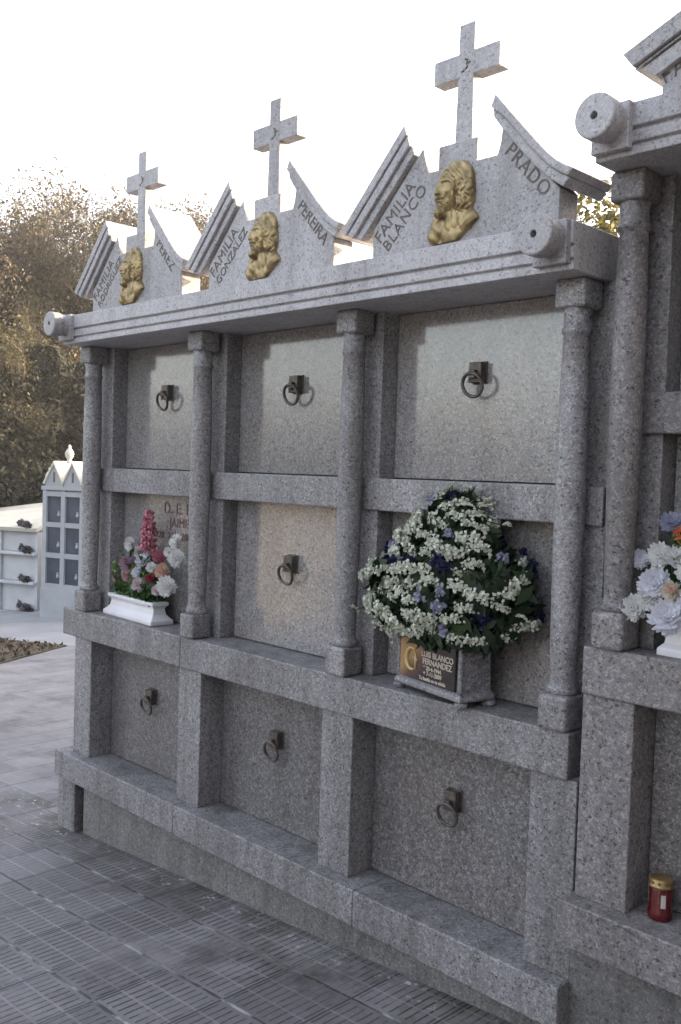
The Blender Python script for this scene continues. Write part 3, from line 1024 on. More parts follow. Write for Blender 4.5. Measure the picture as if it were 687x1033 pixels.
US = [bush_mesh(11000, 1.9, 1.9, 1.9, M['leaf_dark'], 0.036), bush_mesh(12000, 2.3, 2.0, 2.6, M['leaf_dark'], 0.04, 18)]
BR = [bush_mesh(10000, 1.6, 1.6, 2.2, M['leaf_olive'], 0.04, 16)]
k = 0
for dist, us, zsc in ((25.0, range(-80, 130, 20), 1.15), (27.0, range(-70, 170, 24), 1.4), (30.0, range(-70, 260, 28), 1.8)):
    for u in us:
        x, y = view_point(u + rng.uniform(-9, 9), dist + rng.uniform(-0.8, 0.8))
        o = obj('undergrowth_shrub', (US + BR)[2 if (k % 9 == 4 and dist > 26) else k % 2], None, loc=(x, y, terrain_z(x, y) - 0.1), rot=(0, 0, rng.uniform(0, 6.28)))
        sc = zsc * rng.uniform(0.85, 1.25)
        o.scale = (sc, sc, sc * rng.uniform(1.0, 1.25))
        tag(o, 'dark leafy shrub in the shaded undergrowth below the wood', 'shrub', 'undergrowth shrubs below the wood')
        k += 1

def evergreen_mesh(n, h, r, size):
    t = rng.random(n) ** 0.8
    z = 0.5 + (h - 0.5) * t
    rr = r * (1 - 0.78 * t ** 1.5) * (0.85 + 0.18 * np.sin(z * 5.0) + 0.12 * rng.normal(size=n)) * rng.uniform(0.45, 1.0, n) ** 0.5
    a = rng.uniform(0, 2 * math.pi, n)
    rr = rr * (1 + 0.22 * np.sin(a * 3 + z * 1.3) + 0.12 * np.sin(a * 7 - z * 2))
    c = np.stack([np.cos(a) * rr, np.sin(a) * rr, z], 1)
    nr = np.stack([np.cos(a), np.sin(a), np.full(n, 0.5)], 1) + rng.normal(size=(n, 3)) * 0.7
    return quads_mesh('crown', M['leaf_dark'], c, nr, size * rng.uniform(0.5, 1.4, n), 0.4)


EV = [evergreen_mesh(16000, 6.0, 1.9, 0.075), evergreen_mesh(14000, 5.2, 1.7, 0.075)]
EVT = MB().tube([(0, 0, -0.3), (0.06, 0.02, 2.0), (0.0, 0.05, 4.6)], [0.17, 0.13, 0.03], 8).mesh('trunk', M['bark'])
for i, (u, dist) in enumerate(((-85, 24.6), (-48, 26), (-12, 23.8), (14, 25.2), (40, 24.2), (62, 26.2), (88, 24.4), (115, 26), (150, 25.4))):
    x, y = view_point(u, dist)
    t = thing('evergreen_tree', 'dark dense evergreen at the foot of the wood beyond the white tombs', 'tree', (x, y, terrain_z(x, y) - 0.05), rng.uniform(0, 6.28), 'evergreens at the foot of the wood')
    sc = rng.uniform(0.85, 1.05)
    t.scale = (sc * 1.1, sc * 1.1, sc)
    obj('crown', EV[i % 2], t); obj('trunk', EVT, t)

# hedge behind the tomb blocks, out of sight, added to shade the street
nh = 26000
c = np.empty((nh, 3))
c[:, 0] = rng.uniform(-17, 10, nh)
face = rng.random(nh)
wob = 0.25 * np.sin(c[:, 0] * 1.7) + 0.2 * np.sin(c[:, 0] * 4.1)
c[:, 1] = np.where(face < 0.4, 10.4, np.where(face < 0.6, 11.6, rng.uniform(10.4, 11.6, nh))) + rng.normal(size=nh) * 0.12
hz = 3.45 + 0.15 * wob
c[:, 2] = np.where(face < 0.6, rng.uniform(0, 1, nh) * hz, hz + rng.normal(size=nh) * 0.08)
c[:, 2] += np.array([ground_z(max(x, -16)) for x in c[:, 0]])
hd = thing('hedge', 'unseen clipped yellow-green hedge added behind the tomb blocks to shade the street', 'hedge', (0, 0, 0))
obj('foliage', quads_mesh('foliage', M['leaf_hedge'], c, rng.normal(size=(nh, 3)), 0.13 * rng.uniform(0.6, 1.3, nh), 0.6), hd)
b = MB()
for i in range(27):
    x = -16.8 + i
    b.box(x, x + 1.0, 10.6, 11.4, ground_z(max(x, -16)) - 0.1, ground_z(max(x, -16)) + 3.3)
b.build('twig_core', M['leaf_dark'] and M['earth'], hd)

x, y = view_point(606, 8.6)
ot = thing('ornamental_shrub', 'tall yellow-leaved shrub behind the gap between the two tomb blocks', 'shrub', (x, y, ground_z(x)))
d_ = rng.normal(size=(36000, 3)); d_ /= np.linalg.norm(d_, axis=1, keepdims=True)
lum = 1 + 0.10 * np.sin(d_[:, :1] * 9) * np.sin(d_[:, 1:2] * 8 + 1) + 0.08 * np.sin(d_[:, 2:] * 11)
c = d_ * lum * rng.uniform(0.45, 1.0, (36000, 1)) ** 0.5 * np.array([1.6, 1.4, 2.2]) + np.array([0, 0, 2.42])
obj('foliage', quads_mesh('foliage', M['leaf_hedge'], c, d_ + rng.normal(size=(36000, 3)) * 0.6, 0.034 * rng.uniform(0.5, 1.4, 36000), 0.5), ot)
MB().tube([(0, 0, -0.1), (0.05, 0, 1.5), (0, 0.05, 3.2)], [0.09, 0.07, 0.03], 8).build('trunk', M['bark'], ot)

M['white_stone'] = plain('white tomb marble', (0.30, 0.315, 0.33), 0.5, 0, 0.10, 3)
M['white_bright'] = plain('white painted tomb', (0.46, 0.47, 0.48), 0.55, 0, 0.12, 3)
M['blue_panel'] = plain('blue grey niche panel', (0.055, 0.066, 0.095), 0.22, 0, 0.25, 3)
M['cream'] = plain('roof stone with painted sunlight', (0.55, 0.52, 0.44), 0.6, 0, 0.1, 3)  # sunlight on the roofs and finials put into the colour

# the row of tombs on the other side of the street: sunlit, it throws warm light back and shows in the polished slabs
M['warm_stone'] = plain('buff granite', (0.15, 0.144, 0.138), 0.7, 0, 0.2, 2)
for i in range(4):
    xo = -9.5 + i * 5.2
    go = ground_z(xo)
    fw = thing('facing_tomb_block', 'buff stone tomb block standing across the street from the grey ones', 'tomb block', (xo, -8.2, go), 0, 'tomb blocks across the street')
    MB().box(0, 4.6, -2.0, -0.12, -0.3, 1.84).build('body', M['warm_stone'], fw)
    MB().box(-0.08, 4.68, -2.05, 0.0, 1.842, 2.02).build('cornice', M['warm_stone'], fw, 0.01)
    fp = MB().box(0.05, 0.25, -0.118, -0.02, -0.3, 1.84).mesh('pier', M['warm_stone'])
    fn = MB().box(0.27, 1.53, -0.118, -0.09, 0.3, 1.0).mesh('niche_slab', M['slab_rough'])
    for q in range(4):
        obj('pier', fp, fw, 0.005, loc=(q * 1.43, 0, 0))
        if q < 3:
            for z in (0, 0.78):
                obj('niche_slab', fn, fw, 0.003, loc=(q * 1.43, 0, z))

# unseen building added right of the camera to keep low sky off right-hand faces
M['render_wall'] = plain('weathered lime render', (0.24, 0.225, 0.205), 0.9, 0, 0.2, 1.5)
M['roof_tile'] = plain('clay roof tiles', (0.20, 0.085, 0.055), 0.85, 0, 0.3, 6)
gc = ground_z(9.0)
ch_ = thing('blocker_building', 'unseen rendered building with a tiled roof, added to block the low sky', 'building', (9.4, -11.5, gc))
MB().box(0, 8, 0, 10.4, -0.4, 6.2).build('wall', M['render_wall'], ch_)
MB().prism_y([(-0.4, 6.05), (8.4, 6.05), (8.4, 6.2), (4, 8.6), (-0.4, 6.2)], -0.3, 10.7).build('roof', M['roof_tile'], ch_)
for yy in (1.6, 4.6, 7.6):
    wf = MB().box(-0.06, 0.05, yy, yy + 1.1, 2.4, 4.4).build('window', M['granite'], ch_, 0.01)
    MB().box(-0.066, -0.058, yy + 0.12, yy + 0.98, 2.52, 4.28).build('pane', M['blue_panel'], wf)

# ------------------------------------------------------------------ planting bed
bed_poly = [(-13.0, 3.52), (-8.75, 3.52), (-7.15, 3.80), (-6.25, 2.44), (-7.1, 1.3), (-13.0, -1.0)]
b = MB()
n = len(bed_poly)
b.add([(x, y, ground_z(x) + 0.012) for x, y in bed_poly] + [(x, y, ground_z(x) - 0.09) for x, y in bed_poly],
      [tuple(range(n)), tuple(range(2 * n - 1, n - 1, -1))] + [(i, i + n, (i + 1) % n + n, (i + 1) % n) for i in range(n)])
tag(b.build('soil_bed', M['earth']), kind='structure')


def in_poly(px, py, poly):
    c = False
    j = len(poly) - 1
    for i in range(len(poly)):
        if (poly[i][1] > py) != (poly[j][1] > py) and px < (poly[j][0] - poly[i][0]) * (py - poly[i][1]) / (poly[j][1] - poly[i][1]) + poly[i][0]:
            c = not c
        j = i
    return c


pts = []
while len(pts) < 5200:
    x, y = rng.uniform(-13, -6.2), rng.uniform(-1.0, 3.8)
    if in_poly(x, y, bed_poly):
        pts.append((x, y, ground_z(x) + 0.012 + abs(rng.normal()) * 0.022))
pts = np.array(pts)
M['litter'] = leaf_mat('dry brown bedding plants', [(0.15, (0.02, 0.016, 0.009)), (0.5, (0.055, 0.036, 0.02)), (0.85, (0.16, 0.10, 0.055))], trans=0.15, vscale=1.2)
o = obj('dry_plants', quads_mesh('dry_plants', M['litter'], pts, rng.normal(size=(len(pts), 3)), 0.032 * rng.uniform(0.5, 1.5, len(pts)), 0.4))
tag(o, 'dry brown plants and litter covering the planting bed', 'ground cover', kind='stuff')

# ------------------------------------------------------------------ far white tombs
M['flower_dark'] = leaf_mat('dark grave flowers', [(0.2, (0.03, 0.03, 0.035)), (0.6, (0.07, 0.065, 0.07)), (0.9, (0.16, 0.12, 0.12))], trans=0.1)

tA = Vector((-11.25, 5.55, 0)); gA = ground_z(-11.25)
rzA = R(20.0)
wn_ = thing('white_niche_block', 'white gabled niche block with dark blue panels, seen far down the street', 'tomb block', (tA.x, tA.y, gA), rzA)
cols, cw, ch = 4, 0.42, 0.545
x0 = 0.0
Wd = cols * cw + 0.08
# local frame: front faces -Y, x to the right
b = MB()
b.box(-0.04, Wd, 0.06, 1.5, -0.3, 2.27)
b.build('body', M['white_stone'], wn_)
MB().box(-0.05, Wd + 0.01, -0.02, 0.06, -0.3, 0.52).build('plinth', M['white_stone'], wn_, 0.006)
b = MB()
for i in range(cols + 1):
    xx = i * cw
    b.box(xx - 0.045, xx + 0.045, 0.0, 0.06, 0.52, 2.26)
for j in range(4):
    zz = 0.52 + j * ch
    for i in range(cols):
        b.box(i * cw + 0.0452, (i + 1) * cw - 0.0452, 0.004, 0.06, zz - 0.001, zz + 0.085)
b.build('niche_frame', M['white_stone'], wn_)
b2 = MB().box(-0.06, Wd + 0.02, -0.03, 0.30, 2.262, 2.33).build('cornice', M['white_stone'], wn_, 0.006)
for i in range(cols):
    for j in range(3):
        zz = 0.52 + j * ch
        pn = MB().box(i * cw + 0.046, (i + 1) * cw - 0.046, 0.045, 0.0595, zz + 0.085, zz + ch - 0.002).build('niche_panel', M['blue_panel'], wn_)
        MB().lathe([(0.03, 0), (0.034, 0.03), (0.02, 0.06), (0.026, 0.09)], ((i + 1) * cw - 0.10, 0.02, zz + 0.20), 10).build('vase', M['white_stone'], pn)
    xx = (i + 0.5) * cw
    gb = MB()
    gb.prism_y([(xx - 0.20, 2.331), (xx + 0.20, 2.331), (xx + 0.20, 2.38), (xx, 2.72), (xx - 0.20, 2.38)], 0.0, 0.10)
    g_ = gb.build('gable', M['white_stone'], wn_)
    sl_ = MB().box(xx - 0.022, xx + 0.022, -0.003, 0.001, 2.40, 2.58).build('slit', M['letter'], g_)
    rf = MB()
    rf.prism_y([(xx - 0.215, 2.36), (xx, 2.725), (xx, 2.775), (xx - 0.235, 2.385)], -0.03, 0.8)
    rf.prism_y([(xx + 0.0005, 2.725), (xx + 0.215, 2.36), (xx + 0.207, 2.41), (xx + 0.0005, 2.775)], -0.03, 0.8)
    rf.build('gable_roof', M['cream'], g_)
for xx, zz in ((-0.02, 2.33), (0.42, 2.74), (1.26, 2.74)):
    fb = MB()
    fb.lathe([(0.05, 0), (0.055, 0.04), (0.03, 0.06), (0.075, 0.13), (0.08, 0.18), (0.05, 0.24), (0.02, 0.27), (0.03, 0.30), (0.012, 0.33)], (xx, 0.14, zz), 12)
    fb.build('finial', M['cream'], wn_, smooth=True)

tB = Vector((-15.55, 4.55, 0)); gB = ground_z(-15.55)
wb = thing('white_niche_wall', 'white three-tier niche wall with lit sloping roof at the left edge', 'tomb block', (tB.x, tB.y, gB), R(26.0))
WB = 3.45
MB().box(0, WB, 0.03, 2.2, -0.3, 1.72).build('body', M['white_bright'], wb)
for z in (0.12, 0.72, 1.28):
    MB().box(-0.02, WB + 0.01, -0.16, 0.03, z, z + 0.055).build('ledge', M['white_bright'], wb, 0.006)
for i in range(4):
    for j in range(3):
        MB().box(0.03 + i * 0.86, 0.85 + i * 0.86, 0.012, 0.029, (0.18, 0.78, 1.34)[j], (0.715, 1.275, 1.70)[j]).build('niche_panel', M['white_bright'], wb, 0.004)
for i in range(5):
    MB().box(-0.02 + i * 0.855, 0.05 + i * 0.855, -0.05, 0.012, -0.3, 1.718).build('pier', M['white_bright'], wb, 0.004)
rf = MB().prism_x([(-0.12, 1.72), (2.3, 2.10), (2.3, 2.20), (-0.16, 1.80)], -0.05, WB + 0.03)
rf.v = [(x, y, z + (0.14 * (x - 2.0) if y > 1 else 0.0)) for x, y, z in rf.v]
rf.build('roof', M['cream'], wb, 0.006)
bl = bush_mesh(260, 0.16, 0.09, 0.11, M['flower_dark'], 0.03, 8, 'flowers')
for j, (xx, z, sc, lab) in enumerate(((1.55, 0.175, 1.2, 'small dark flowers further along the lowest ledge of the white niche wall'), (2.30, 1.335, 1.0, 'small dark flowers further along the top ledge of the white niche wall'),
                                      (1.75, 0.775, 0.8, 'small dark flowers further along the middle ledge of the white niche wall'))):
    p = Vector((tB.x, tB.y, gB)) + Matrix.Rotation(R(26.0), 3, 'Z') @ Vector((xx, -0.06, z))
    o = thing('grave_flowers', lab, 'flowers', p, 0, 'grave flowers on the white niche wall')
    q = obj('flowers', bl, o); q.scale = (sc, 1, sc)
    MB().lathe([(0.035, 0), (0.05, 0.05), (0.045, 0.08)], (0, 0, 0), 10).build('pot', M['letter'], o)
p = Vector((tB.x, tB.y, gB)) + Matrix.Rotation(R(26.0), 3, 'Z') @ Vector((WB - 0.32, -0.03, 1.80))
o = thing('grave_flowers', 'dark flowers on the roof edge of the white niche wall', 'flowers', p, 0, 'grave flowers on the white niche wall')
q = obj('flowers', bl, o); q.scale = (2.2, 1, 1.5)
MB().lathe([(0.035, -0.01), (0.05, 0.05), (0.045, 0.08)], (0, 0, 0), 10).build('pot', M['letter'], o)
LAB = ['dark flowers on the lowest ledge of the white niche wall', 'dark flowers on the middle ledge of the white niche wall', 'dark flowers on the top ledge of the white niche wall']
for j, (z, sc) in enumerate(((0.175, 1.7), (0.775, 1.0), (1.335, 1.2))):
    p = wb.matrix_basis @ Vector((WB - 0.30, -0.07, z))
    p = Vector((tB.x, tB.y, gB)) + Matrix.Rotation(R(26.0), 3, 'Z') @ Vector((WB - 0.30, -0.06, z))
    o = thing('grave_flowers', LAB[j], 'flowers', p, 0, 'grave flowers on the white niche wall')
    q = obj('flowers', bl, o); q.scale = (sc * 1.9, 1.3, sc * 1.2)
    MB().lathe([(0.035, 0), (0.05, 0.05), (0.045, 0.08)], (0, 0, 0), 10).build('pot', M['letter'], o)


# ------------------------------------------------------------------ flowers
def flower_mat(name, colour, centre=None, trans=0.25):
    mt, n, b = new_mat(name)
    at = n.nodes.new("ShaderNodeAttribute"); at.attribute_name = 'leaf_random'
    r = ramp(n, [(0.0, tuple(c * 0.72 for c in colour)), (1.0, tuple(min(1, c * 1.12) for c in colour))])
    n.links.new(at.outputs['Fac'], r.inputs[0]); n.links.new(r.outputs[0], b.inputs['Base Color'])
    b.inputs['Roughness'].default_value = 0.6; b.inputs['Specular IOR Level'].default_value = 0.2
    tr = n.nodes.new("ShaderNodeBsdfTranslucent"); n.links.new(r.outputs[0], tr.inputs['Color'])
    mx = n.nodes.new("ShaderNodeMixShader"); mx.inputs[0].default_value = trans
    n.links.new(b.outputs[0], mx.inputs[1]); n.links.new(tr.outputs[0], mx.inputs[2])
    n.links.new(mx.outputs[0], n.nodes['Material Output'].inputs['Surface'])
    return mt


FM = {k: flower_mat(k + ' petals', c) for k, c in dict(white=(0.77, 0.77, 0.75), lilacwhite=(0.71, 0.71, 0.76), cream=(0.70, 0.64, 0.54), pink=(0.56, 0.19, 0.27), mauve=(0.46, 0.30, 0.38),
                                                         dustypink=(0.52, 0.33, 0.34), peach=(0.66, 0.46, 0.37), red=(0.33, 0.05, 0.08), palepink=(0.64, 0.54, 0.56), coral=(0.66, 0.22, 0.10),
                                                         blue=(0.022, 0.02, 0.07), bluewhite=(0.34, 0.35, 0.46), statice=(0.64, 0.66, 0.55)).items()}


def petals_mesh(name, mat, rad, layers, length=1.0, up=0.9):
    """chrysanthemum head facing +Z (open), petals as curved tapered strips in layers"""
    vs = []; fs = []; rn = []
    for li, (n, el0, ln, r0) in enumerate(layers):
        for i in range(n):
            az = 2 * math.pi * (i + 0.5 * (li % 2)) / n + rng.normal() * 0.08
            el = el0 + rng.normal() * 0.09
            L = ln * rad * rng.uniform(0.86, 1.08); wd = L * 0.155
            d = np.array([math.cos(az) * math.cos(el), math.sin(az) * math.cos(el), math.sin(el)])
            s = np.array([-math.sin(az), math.cos(az), 0])
            up_ = np.cross(d, s) * -1
            base = np.array([0, 0, 0.0]) + d * r0 * rad
            k = len(vs)
            for t, ww, bd in ((0, 0.5, 0), (0.45, 1.0, 0.10), (0.82, 0.85, 0.05), (1.0, 0.25, -0.08)):
                p = base + d * L * t + up_ * L * bd
                cup = up_ * wd * ww * 0.35
                vs += [tuple(p - s * wd * ww + cup), tuple(p + s * wd * ww + cup)]
            for t in range(3):
                fs.append((k + 2 * t, k + 2 * t + 1, k + 2 * t + 3, k + 2 * t + 2)); rn.append(rng.random() * 0.6 + 0.4 * li / max(1, len(layers) - 1))
    me = bpy.data.meshes.new(name)
    me.from_pydata(vs, [], fs)
    at = me.attributes.new('leaf_random', 'FLOAT', 'FACE'); at.data.foreach_set('value', np.array(rn, np.float32))
    me.materials.append(mat); me.polygons.foreach_set('use_smooth', [True] * len(fs)); me.update()
    return me


LAY = [(18, -0.25, 1.0, 0.05), (20, 0.05, 1.0, 0.05), (18, 0.35, 0.95, 0.05), (15, 0.65, 0.85, 0.05), (11, 0.95, 0.72, 0.04), (7, 1.25, 0.58, 0.0)]
MUM = {k: petals_mesh('chrysanthemum', FM[k], 1.0, LAY) for k in ('white', 'lilacwhite', 'cream', 'pink', 'mauve', 'dustypink', 'peach', 'red', 'palepink', 'coral', 'bluewhite')}


def place_flower(parent, kind, loc, rad, face=(0.45, -0.85, 0.3)):
    d = Vector(face) + Vector(rng.normal(size=3) * 0.22)
    o = obj('chrysanthemum', MUM[kind], parent, loc=loc)
    o.rotation_euler = d.to_track_quat('Z', 'Y').to_euler()
    o.scale = (rad, rad, rad)
    return o


FPX = 957.225


def pix(u, v, y):
    """where the sight line of a picture point meets the plane at depth y (layout helper)"""
    d = fwd + rgt * ((u - 343.5) / FPX) - upv * ((v - 516.5) / FPX)
    t = (y - CAM.y) / d.y
    return CAM + d * t, t


M['leaf_green'] = leaf_mat('fresh green leaves', [(0.15, (0.012, 0.03, 0.008)), (0.5, (0.035, 0.085, 0.02)), (0.85, (0.09, 0.17, 0.04))], trans=0.2, vscale=9)
M['leaf_deep'] = leaf_mat('deep green leaves', [(0.15, (0.008, 0.014, 0.007)), (0.5, (0.016, 0.032, 0.013)), (0.85, (0.04, 0.07, 0.025))], trans=0.15, vscale=7)

# --- left planter
pl = thing('flower_planter', 'white rectangular planter of pink, white and red flowers with a tall pink spike', 'flower planter', (0.372, 0.110, ZS), R(-3.5))
b = MB()
hw, hd_ = 0.238, 0.056
prof = [(1.0, 0.0), (1.03, 0.006), (1.03, 0.024), (0.97, 0.034), (0.905, 0.050), (0.88, 0.076), (0.90, 0.088), (0.945, 0.094), (0.945, 0.110)]
vs = []
for s, z in prof:
    e = (s - 1) * 0.20
    for sx, sy in ((-1, -1), (1, -1), (1, 1), (-1, 1)):
        vs.append((sx * (hw + e), sy * (hd_ + e), z))
fs = [(3, 2, 1, 0)]
m_ = len(prof)
for j in range(m_ - 1):
    for k in range(4):
        fs.append((j * 4 + k, j * 4 + (k + 1) % 4, (j + 1) * 4 + (k + 1) % 4, (j + 1) * 4 + k))
fs.append(tuple((m_ - 1) * 4 + k for k in range(4)))
b.add(vs, fs)
b.build('planter_box', M['white_box'], pl, 0.003)
inv = (Matrix.Translation((0.372, 0.110, ZS)) @ Matrix.Rotation(R(-3.5), 4, 'Z')).inverted()
FL = [('white', 175, 235, 58, .15), ('white', 545, 215, 62, .14), ('white', 550, 350, 70, .09), ('pink', 410, 335, 60, .11), ('lilacwhite', 275, 368, 60, .09), ('mauve', 150, 385, 66, .10),
      ('cream', 62, 415, 46, .11), ('dustypink', 62, 500, 42, .10), ('dustypink', 152, 492, 48, .075), ('lilacwhite', 235, 465, 50, .075), ('palepink', 245, 560, 64, .06), ('peach', 432, 455, 62, .08),
      ('red', 335, 512, 38, .06), ('white', 465, 578, 80, .05), ('palepink', 232, 295, 46, .13), ('palepink', 330, 300, 40, .13), ('white', 130, 470, 30, .09), ('white', 345, 425, 44, .075), ('white', 480, 300, 40, .12), ('palepink', 385, 610, 44, .05)]
for kd, px, py, r, y in FL:
    p, t = pix(110 + px / 8.08, 520 + py / 8.08, y)
    place_flower(pl, kd, inv @ p, r / 8.08 / FPX * t * 1.08)
# spike
vs = []; nr = []
p0, t0 = pix(110 + 318 / 8.08, 520 + 285 / 8.08, 0.13); p1, t1 = pix(110 + 325 / 8.08, 520 - 38 / 8.08, 0.13)
p0 = inv @ p0; p1 = inv @ p1
nn = 760
tt = rng.random(nn)
az = rng.uniform(0, 2 * math.pi, nn)
rad = 0.040 * (1 - 0.60 * tt ** 2.0) * (0.80 + 0.22 * np.sin(tt * 46 + az * 2)) * rng.uniform(0.6, 1.1, nn)
c = np.array(p0)[None] + (np.array(p1) - np.array(p0))[None] * tt[:, None] + np.stack([np.cos(az) * rad, np.sin(az) * rad, np.zeros(nn)], 1)
nrm = np.stack([np.cos(az), np.sin(az), np.full(nn, 0.5)], 1) + rng.normal(size=(nn, 3)) * 0.8
M['spike'] = leaf_mat('pink spike petals', [(0.2, (0.28, 0.05, 0.09)), (0.5, (0.55, 0.17, 0.24)), (0.8, (0.72, 0.42, 0.46))], trans=0.25, vscale=60)
spk = obj('flower_spike', quads_mesh('flower_spike', M['spike'], c, nrm, 0.0115 * rng.uniform(0.6, 1.3, nn), 0.65, bend=-0.5), pl)
tag(spk, label='tall pink flower spike')
nn = 900
c = rng.uniform(-1, 1, (nn, 3)) * np.array([0.20, 0.045, 0.055]) + np.array([0.0, 0.005, 0.150])
c[:, 2] += rng.random(nn) ** 3 * 0.14
obj('leaves', quads_mesh('leaves', M['leaf_green'], c, rng.normal(size=(nn, 3)) + np.array([0.3, -0.8, 0.4]), 0.022 * rng.uniform(0.6, 1.3, nn), 0.5), pl)

# --- granite urn with the big bouquet
UA = R(-13.0)
ul = Vector((2.358, 0.082, ZS))
ur = thing('flower_urn', 'footed granite flower box with a dark memorial plaque, holding white and blue flowers', 'flower urn', ul, UA)
M['urn'] = granite('urn granite', light=(0.30, 0.29, 0.30), mid=(0.15, 0.145, 0.15), dark=(0.04, 0.04, 0.04), rough=0.4, scale=200, stain=0.2)
hw, hd_ = 0.188, 0.076
b = MB()
prof = [(1.00, 0.022), (1.00, 0.036), (0.96, 0.043), (0.92, 0.048), (0.90, 0.200), (0.94, 0.206), (0.97, 0.214), (0.97, 0.222)]
vs = []
for s, z in prof:
    e = (s - 1) * 0.14
    for sx, sy in ((-1, -1), (1, -1), (1, 1), (-1, 1)):
        vs.append((sx * (hw + e), sy * (hd_ + e), z))
m_ = len(prof)
fs = [(3, 2, 1, 0)] + [(j * 4 + k, j * 4 + (k + 1) % 4, (j + 1) * 4 + (k + 1) % 4, (j + 1) * 4 + k) for j in range(m_ - 1) for k in range(4)] + [tuple((m_ - 1) * 4 + k for k in range(4))]
b.add(vs, fs)
b.build('urn_box', M['urn'], ur, 0.004)
for sx in (-1, 1):
    for sy in (-1, 1):
        MB().lathe([(0.018, 0.0), (0.022, 0.006), (0.024, 0.014), (0.019, 0.0215)], (sx * (hw - 0.014), sy * (hd_ - 0.016), 0), 14).build('foot', M['urn'], ur)
for sx in (-1, 1):       # corner posts of the front
    MB().lathe([(0.010, 0.049), (0.008, 0.060), (0.0095, 0.12), (0.008, 0.188), (0.010, 0.199)], (sx * (hw - 0.0145), -(hd_ - 0.0125), 0), 10).build('corner_post', M['urn'], ur, smooth=True)


def plaque_mat():
    mt, n, b_ = new_mat('brown glazed plaque')
    co = coords(n, False)
    sp = n.nodes.new("ShaderNodeSeparateXYZ"); n.links.new(co, sp.inputs[0])
    ad = n.nodes.new("ShaderNodeMath"); ad.operation = 'MULTIPLY_ADD'; ad.inputs[1].default_value = -0.9
    n.links.new(sp.outputs[0], ad.inputs[0]); n.links.new(sp.outputs[2], ad.inputs[2])
    mr = n.nodes.new("ShaderNodeMapRange"); mr.inputs[1].default_value = 0.05; mr.inputs[2].default_value = 0.26
    n.links.new(ad.outputs[0], mr.inputs[0])
    r = ramp(n, [(0.25, (0.018, 0.013, 0.013)), (0.55, (0.09, 0.045, 0.03)), (0.8, (0.30, 0.17, 0.07))])
    n.links.new(mr.outputs[0], r.inputs[0]); n.links.new(r.outputs[0], b_.inputs['Base Color'])
    b_.inputs['Roughness'].default_value = 0.15
    return mt


M['plaque'] = plaque_mat()
yf = -(hd_ - 0.012)
M['plaque_white'] = plain('pale plaque lettering', (0.46, 0.39, 0.32), 0.5, 0, 0.05)
M['plaque_gold'] = plain('gilt emblem', (0.50, 0.38, 0.16), 0.4, 0.3, 0.2)
pq = MB().box(-0.156, 0.156, yf - 0.010, yf + 0.002, 0.052, 0.198).build('plaque', M['plaque'], ur, 0.002)
b = MB()
for s_, sz, xx, zz, al in (("LUIS BLANCO", 0.0285, -0.030, 0.142, 'LEFT'), ("FERNANDEZ", 0.0285, -0.022, 0.117, 'LEFT'), ("* 20-4-1944", 0.0205, -0.016, 0.097, 'LEFT'),
                           ("+ 7-11-2009", 0.0205, -0.016, 0.079, 'LEFT'), ("Tu familia no te olvida", 0.0165, -0.040, 0.0605, 'LEFT')):
    q = text_mb(s_, sz, 0.0008, al, 1.0, bold=0.0006); q.xf(on_front(xx, yf - 0.0108, zz)); b.add(q.v, q.f)
b.build('lettering', M['plaque_white'], pq)
b = MB()
arc = [(-0.084 + 0.030 * math.cos(a), yf - 0.011, 0.122 + 0.038 * math.sin(a)) for a in np.linspace(0.9, 5.2, 16)]
b.tube(arc, [0.003 + 0.006 * math.sin(math.pi * i / 15) for i in range(16)], 8)
b.tube([(-0.062, yf - 0.011, 0.085), (-0.060, yf - 0.011, 0.120), (-0.064, yf - 0.011, 0.148)], [0.004, 0.007, 0.003], 8)
b.tube([(-0.078, yf - 0.011, 0.126), (-0.048, yf - 0.011, 0.122)], 0.0035, 6)
b.build('emblem', M['plaque_gold'], pq, smooth=True)

# bouquet
uinv = (Matrix.Translation(ul) @ Matrix.Rotation(UA, 4, 'Z')).inverted()
ZW = [(1.225, 0.14), (1.26, 0.24), (1.33, 0.325), (1.42, 0.34), (1.50, 0.315), (1.58, 0.225), (1.66, 0.150), (1.72, 0.095), (1.765, 0.035)]


def wz(z):
    return float(np.interp(z, [a for a, _ in ZW], [a for _, a in ZW]))


def bouquet_pts(n, depth=1.0, front=True, zlo=1.24, zhi=1.77):
    out = []; nrm = []
    while len(out) < n:
        z = rng.uniform(zlo, zhi)
        if rng.random() > (wz(z) / 0.34) ** 0.8:
            continue
        a = rng.uniform(-math.pi, 0.35 * math.pi) if front else rng.uniform(-math.pi, math.pi)
        wx = wz(z) * (1 + 0.055 * math.sin(a * 5 + z * 23) + 0.05 * math.sin(a * 3 - z * 41)); wy = wx * 0.55
        rr = depth * rng.uniform(0.88, 1.0)
        x = 2.400 + wx * math.cos(a) * rr + (z - 1.5) * 0.03; y = 0.055 + wy * math.sin(a) * rr
        if y > 0.185: y = 0.185
        if z > 1.64 and y > 0.085: y = 0.085
        out.append((x, y, z)); nrm.append((math.cos(a) * 0.9, math.sin(a), (z - 1.42) * 2.0 + 0.15))
    return np.array(out), np.array(nrm)


def to_local(a):
    return np.array([tuple(uinv @ Vector(p)) for p in a])


c, nr = bouquet_pts(5200, 0.93, False, 1.22, 1.74)
k_ = rng.uniform(0.45, 1.0, len(c)) ** 0.5
cc = np.array([2.400, 0.06, 0]); c2 = c.copy(); c2[:, :2] = cc[:2] + (c[:, :2] - cc[:2]) * k_[:, None]
obj('leaves', quads_mesh('leaves', M['leaf_deep'], to_local(c2), nr + rng.normal(size=nr.shape) * 0.7, 0.026 * rng.uniform(0.6, 1.5, len(c2)), 0.4), ur)


